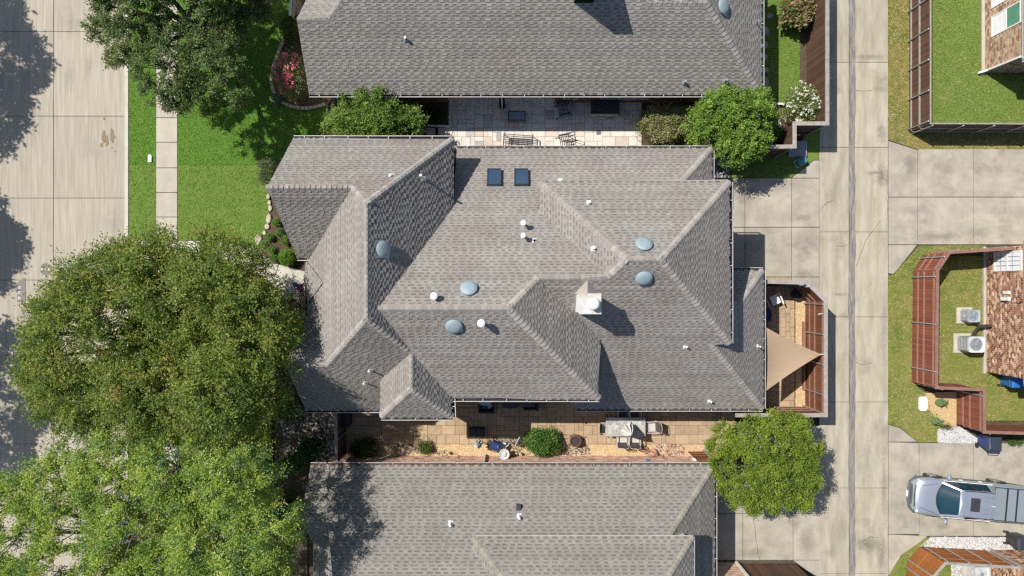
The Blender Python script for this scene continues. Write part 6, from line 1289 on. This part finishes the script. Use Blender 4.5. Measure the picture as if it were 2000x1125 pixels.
tree('shade_tree', 'big yellow green feathery tree in the lower left corner', 'tree', G(420, 985),
     [Lb(125, 955, 5.4, 92, 1.9), Lb(45, 1040, 5.2, 100, 2), Lb(225, 915, 6.2, 82, 2), Lb(350, 915, 6.6, 86, 2.1), Lb(470, 935, 7.2, 82, 2.2), Lb(525, 1030, 7.6, 68, 2.3), Lb(420, 1040, 6.8, 95, 2.2), Lb(270, 1020, 6.2, 100, 2.2), Lb(150, 1110, 5.6, 105, 2), Lb(320, 1140, 6.2, 110, 2.2), Lb(490, 1130, 7.6, 92, 2.2), Lb(40, 1150, 5, 90, 2), Lb(395, 1000, 5, 60, 1.5), Lb(28, 985, 5, 62, 1.6), Lb(85, 1075, 5, 85, 1.8), Lb(40, 1105, 4.6, 70, 1.6), Lb(165, 1030, 5.4, 80, 1.8), Lb(235, 975, 5.6, 70, 1.8), Lb(190, 1095, 5.2, 70, 1.6)],
     1250, 15, 12, .50, .105, .42, [(.34, .41, .075), (.26, .35, .06), (.16, .27, .085), (.43, .47, .12), (.10, .19, .085)], [3.2, 3, 1.8, 1.8, .9], trunk=.27, fork=2.2, seed=33, twigs=330, bark='bark_pale', inner=.6, spread=.55, cspread=.4, droop=.2, up=.3, skip=.75)
tree('oak_tree', 'dense grey green oak at the upper left shading the bright lawn', 'tree', G(425, 85),
     [Lb(375, 55, 3.8, 108, 1.25), Lb(268, 28, 4.3, 72, 1.6), Lb(425, 140, 3.7, 66, 1.4), Lb(450, 55, 3.0, 50, .9), Lb(325, 135, 4.2, 78, 1.6), Lb(258, 90, 4.0, 46, 1.3), Lb(370, -75, 4.8, 130, 1.9), Lb(300, -50, 5.2, 84, 1.6), Lb(225, -40, 4.8, 64, 1.4), Lb(320, -140, 5.2, 100, 1.8), Lb(370, 185, 3.9, 46, 1.2), Lb(215, 12, 4.2, 38, 1.1), Lb(450, 180, 3.5, 38, 1.1), Lb(495, 20, 2.9, 36, .8), Lb(465, -30, 3.4, 60, 1.1), Lb(200, 60, 3.8, 26, .8), Lb(235, 118, 3.9, 26, .8)],
     860, 16, 10, .36, .10, .5, [(.115, .165, .055), (.17, .225, .08), (.075, .12, .042), (.25, .30, .12), (.195, .22, .065)], [3.2, 3, 2, 1.5, 1], trunk=.27, fork=2.0, seed=45, twigs=240, inner=.58, spread=.6, cspread=.35, droop=.1, up=.3, skip=.75)
tree('oak_tree', 'pale feathery branch of a second tree reaching in at the top beside the oak', 'tree', G(540, -70), [Lb(515, -4, 3.2, 34, .6), Lb(480, 16, 3.0, 20, .4), Lb(525, -60, 3.4, 50, .8)],
     110, 7, 10, .45, .1, .35, [(.16, .17, .07), (.11, .13, .05), (.24, .23, .12)], [2, 2, 1], trunk=.1, fork=1.6, seed=46, twigs=60, spread=.4, cspread=.5, up=.1)
tree('street_tree', 'lime green round crowned tree in the driveway by the alley', 'tree', G(1478, 893),
     [Lb(1488, 900, 3.2, 78, 1.6), Lb(1435, 868, 3.0, 50, 1.2), Lb(1545, 850, 3.0, 45, 1.1), Lb(1562, 915, 3.1, 42, 1.1), Lb(1460, 955, 3.0, 46, 1.1), Lb(1520, 958, 3.1, 42, 1.1), Lb(1415, 905, 2.6, 34, .9), Lb(1500, 840, 3.1, 44, 1.1), Lb(1390, 866, 2.3, 13, .5), Lb(1403, 845, 2.4, 12, .5), Lb(1560, 965, 2.9, 30, .8), Lb(1428, 935, 2.8, 34, .9), Lb(1590, 880, 2.7, 16, .6), Lb(1585, 945, 2.7, 14, .5), Lb(1540, 822, 2.8, 18, .6), Lb(1500, 812, 2.9, 16, .6), Lb(1470, 990, 2.7, 15, .5), Lb(1505, 985, 2.7, 17, .6), Lb(1408, 945, 2.5, 14, .5)],
     620, 14, 9, .30, .085, .5, [(.24, .305, .032), (.18, .25, .028), (.115, .175, .024), (.30, .345, .06)], [3.4, 3, 1.6, 1.4], trunk=.11, fork=1.1, seed=51, twigs=260, inner=.5, spread=.5, cspread=.5, up=.3)
tree('small_tree', 'bright green bushy tree at the corner of the upper patio and the alley fence', 'tree', G(1425, 245),
     [Lb(1420, 225, 2.8, 55, 1.2), Lb(1380, 240, 2.5, 42, 1), Lb(1465, 215, 2.8, 40, 1.0), Lb(1430, 275, 2.7, 45, 1.0), Lb(1470, 265, 2.6, 36, .9), Lb(1392, 205, 2.4, 28, .8), Lb(1480, 188, 2.6, 17, .6), Lb(1440, 300, 2.4, 22, .7), Lb(1497, 205, 2.5, 12, .4), Lb(1410, 180, 2.5, 16, .5), Lb(1505, 232, 2.2, 14, .5), Lb(1362, 268, 2.2, 18, .6), Lb(1475, 296, 2.3, 14, .5)],
     380, 12, 8, .30, .105, .5, [(.215, .335, .05), (.155, .26, .038), (.30, .40, .085), (.095, .17, .03)], [3, 3, 1.6, 1.4], trunk=.08, fork=.8, seed=61, twigs=160, up=.35, inner=.5, spread=.5, cspread=.5)
tree('small_tree', 'leafy green small tree with upright shoots under the upper gutter', 'tree', G(735, 235),
     [Lb(688, 238, 2.0, 42, .9), Lb(745, 232, 2.2, 48, 1), Lb(795, 240, 1.8, 32, .8), Lb(655, 248, 1.6, 20, .7), Lb(715, 205, 2.2, 24, .9), Lb(746, 192, 2.6, 13, 1.0, 22), Lb(672, 195, 2.3, 8, .6, 14), Lb(712, 184, 2.5, 6, .6, 14), Lb(818, 228, 1.8, 14, .6)],
     430, 6, 9, .34, .12, .42, [(.20, .305, .05), (.145, .235, .04), (.29, .37, .095), (.095, .165, .034)], [3, 3, 1.6, 1.5], trunk=.06, fork=.6, seed=71, twigs=110, up=.6)
def shrub(label, px, py, rp, h, pal, wts, n=90, sl=.2, ll=.08, lw=.5, ry=None, seed=1, sprays=5, leaves=6, name='shrub', cat='shrub', group=None, bumps=5, flowers=None, **kw):
    r = random.Random(seed); ry = ry or rp; hc = h * .5; k = (1 - hc / H) / S; L = [Lb(px, py, hc, rp * .78, h * .48, ry * .78)]
    for i in range(bumps): a = 2 * math.pi * (i + r.random() * .6) / bumps; L.append(Lb(px + rp * .52 * math.cos(a), py + ry * .52 * math.sin(a), hc * r.uniform(.7, 1.1), rp * .42, h * .42, ry * .42))
    root, P, D, rng = tree(name, label, cat, G(px, py), L, n, sprays, leaves, sl, ll, lw, pal, wts, trunk=.035, fork=h * .25, seed=seed, twigs=30, group=group, **kw)
    if flowers:
        colr, cnt, size, edge = flowers; up_ = np.argsort(-(D[:, 2] + rng.uniform(0, .8, len(D))))[:cnt * 2]; q = rng.choice(up_, min(cnt, len(up_)), replace=False)
        if edge: cx, cy = G(px, py, hc); q = np.array([i for i in up_ if edge(P[i][0] - cx, P[i][1] - cy)][:cnt])
        if len(q):
            pp = P[q] + D[q] * sl * .8; Vf, Qf, Cf = foliage(pp, D[q], rng, 4, 6, size, size * .8, .8, [colr, tuple(c * .75 for c in colr)], [2, 1], jit=size * .3)
            Vf = Vf - np.array([*G(px, py), 0]); o = link('flowers', mesh_np('flowers', Vf, Qf, Cf, M['petal']), root); o['kind'] = 'stuff'
    return root
GRN = [(.09, .16, .025), (.06, .12, .02), (.13, .2, .04)]; DKG = [(.035, .075, .02), (.05, .1, .025), (.025, .055, .018)]
shrub('pink flowering shrub inside the curved stone edging', 567, 150, 37, 1.9, [(.2, .225, .10), (.33, .34, .22), (.13, .165, .055), (.3, .29, .06)], [3, 2, 2, 1], 170, .28, .085, .45, ry=48, seed=2, flowers=((.82, .21, .28), 46, .085, lambda x, y: x < .45 or y > .3))
shrub('dark hedge shrub between the curved edging and the upper gable', 572, 62, 17, 1.5, [(.07, .105, .02), (.045, .075, .015), (.15, .155, .03)], [3, 2, 1], 110, .25, .1, ry=36, seed=3)
shrub('silvery little plant on the curved stone edging', 541, 193, 11, .5, [(.20, .23, .2), (.13, .16, .14)], [1, 1], 35, .15, .06, seed=4)
shrub('mottled olive and pinkish shrub at the end of the stone patio', 1300, 240, 55, 1.5, [(.27, .285, .095), (.39, .37, .19), (.17, .19, .06), (.42, .33, .25)], [3, 2, 2, 1.3], 300, .26, .09, ry=46, seed=5, flowers=((.62, .06, .1), 7, .1, lambda x, y: x < -.3 and y > .4))
shrub('low wispy shrub at the sunny end of the stone patio', 1262, 250, 24, .9, [(.20, .22, .07), (.13, .15, .045), (.28, .27, .13)], [2, 2, 1], 80, .3, .06, .3, ry=36, seed=6)
shrub('glossy green round bush right of the bushy tree', 1503, 263, 24, 1.2, [(.09, .20, .03), (.06, .14, .022), (.13, .25, .05)], [3, 2, 1], 110, .2, .09, seed=7)
shrub('big white flowering bush in the corner of the plank fence', 1562, 207, 40, 1.7, [(.2, .25, .07), (.3, .33, .13), (.13, .17, .045)], [3, 2, 2], 210, .24, .085, ry=43, seed=8, flowers=((.78, .76, .66), 85, .055, None))
shrub('large leaved drying bush at the top of the side lawn', 1555, 20, 34, 1.5, [(.26, .195, .09), (.14, .16, .04), (.36, .27, .15), (.11, .17, .04)], [2.4, 2, 1.3, 1], 170, .26, .16, .75, ry=40, seed=9)
shrub('round bright green leafy shrub on the tan gravel', 1060, 864, 38, 1.0, [(.095, .2, .03), (.06, .14, .02), (.17, .26, .06), (.24, .27, .08)], [3, 2.4, 1.4, .4], 250, .22, .11, .38, ry=27, seed=10)
shrub('clipped round box shrub beside the front gable', 561, 503, 15, .8, [(.15, .285, .03), (.11, .22, .024)], [2, 1], 170, .09, .05, .6, ry=18, seed=11)
for i, (x, y, r_, lb) in enumerate([(540, 433, 9, 'small green plant in the mulch close to the gable edge, topmost of the bed'), (527, 463, 8, 'small plant in the mulch beside the largest edging stone'), (546, 455, 7, 'small yellow green plant half way down the mulch bed'), (556, 470, 11, 'spreading yellow green plant against the gable edge'), (517, 478, 9, 'pale green tuft left of the small clipped ball'), (530, 488, 9, 'small clipped green ball in the middle of the mulch bed'), (535, 505, 7, 'small green plant near the walkway edge')]):
    shrub(lb, x, y, r_ * .78, .34, [(.16, .29, .06), (.11, .22, .045), (.24, .32, .08)], [2, 2, 1], 40, .12, .055, seed=20 + i, group='small plants in the front mulch bed', bumps=3)
shrub('grey green bush spilling past the front gable onto the lawn', 523, 336, 16, 1.3, [(.15, .18, .085), (.1, .125, .06), (.2, .22, .13)], [2, 2, 1], 100, .26, .08, .4, ry=30, seed=12)
shrub('dark green clipped hedge under the front eave below the flag', 583, 632, 13, 1.4, DKG, [2, 2, 1], 150, .12, .06, ry=30, seed=13)
shrub('deep green round shrub in the shaded stone bed', 608, 876, 24, 1.3, [(.03, .085, .035), (.045, .11, .045), (.02, .06, .025)], [2, 1, 1], 160, .2, .1, seed=14)
shrub('mid green shrub left of the deep green round shrub', 572, 903, 24, 1.1, [(.06, .12, .02), (.09, .15, .03)], [2, 1], 120, .22, .08, ry=20, seed=15)
shrub('dark shrub against the corner of the lower house', 565, 1000, 24, 1.4, DKG, [2, 2, 1], 120, .25, .1, ry=50, seed=16)
shrub('leafy dark shrub below the front corner of the middle house', 560, 790, 16, 1.2, [(.05, .1, .02), (.08, .14, .03), (.03, .065, .015)], [2, 1, 1], 100, .24, .1, ry=36, seed=17)
shrub('low dark green shrub in the patio corner by the side fence', 713, 875, 30, .8, [(.07, .105, .022), (.045, .075, .016), (.11, .125, .025)], [2, 2, 1], 150, .22, .07, ry=22, seed=18)
shrub('small yellow green shrub among the dark lava rocks', 829, 873, 14, .5, [(.14, .17, .035), (.09, .12, .025)], [2, 1], 60, .16, .06, seed=19)
shrub('dark low planting against the upper brick wall', 850, 225, 22, .5, DKG, [2, 2, 1], 70, .2, .08, ry=16, seed=31)
for i, (x, lb) in enumerate([(1975, 'small green tuft right of the navy bin'), (1990, 'small green tuft at the very right of the tan strip')]): shrub(lb, x, 862, 7, .3, GRN, [1, 1, 1], 22, .14, .05, seed=40 + i, bumps=3)
shrub('thin dry weeds at the edge of the white gravel', 1850, 834, 14, .25, [(.22, .2, .07), (.12, .15, .04)], [1, 1], 26, .16, .04, .3, ry=5, seed=43, bumps=3)
# street trees across the road: only their shade reaches the picture
for i, (x, y, hh, rr) in enumerate([(-33.0, 14.2, 7.6, 4.6), (-31.9, 4.9, 6.8, 2.4), (-31.6, -3.4, 7.0, 3.8)]):
    r = random.Random(i); lb = [(x, y, hh, rr * .8, rr * .85, 2)] + [(x + rr * .6 * math.cos(a), y + rr * .7 * math.sin(a), hh - r.uniform(0, .8), rr * .45, rr * .45, 1.4) for a in [1.05 * k for k in range(6)]]
    tree('street_tree', ['street tree across the road whose shade covers the upper street corner', 'street tree across the road shading the street edge beside the manhole', 'street tree across the road whose shade falls left of the spreading tree'][i], 'tree', (x, y), lb, (620, 360, 380)[i], 6, 8, .55, .22, .5, OLV, [4, 3, 2, 1, .5], trunk=.22, seed=80 + i, twigs=60, spread=.8)
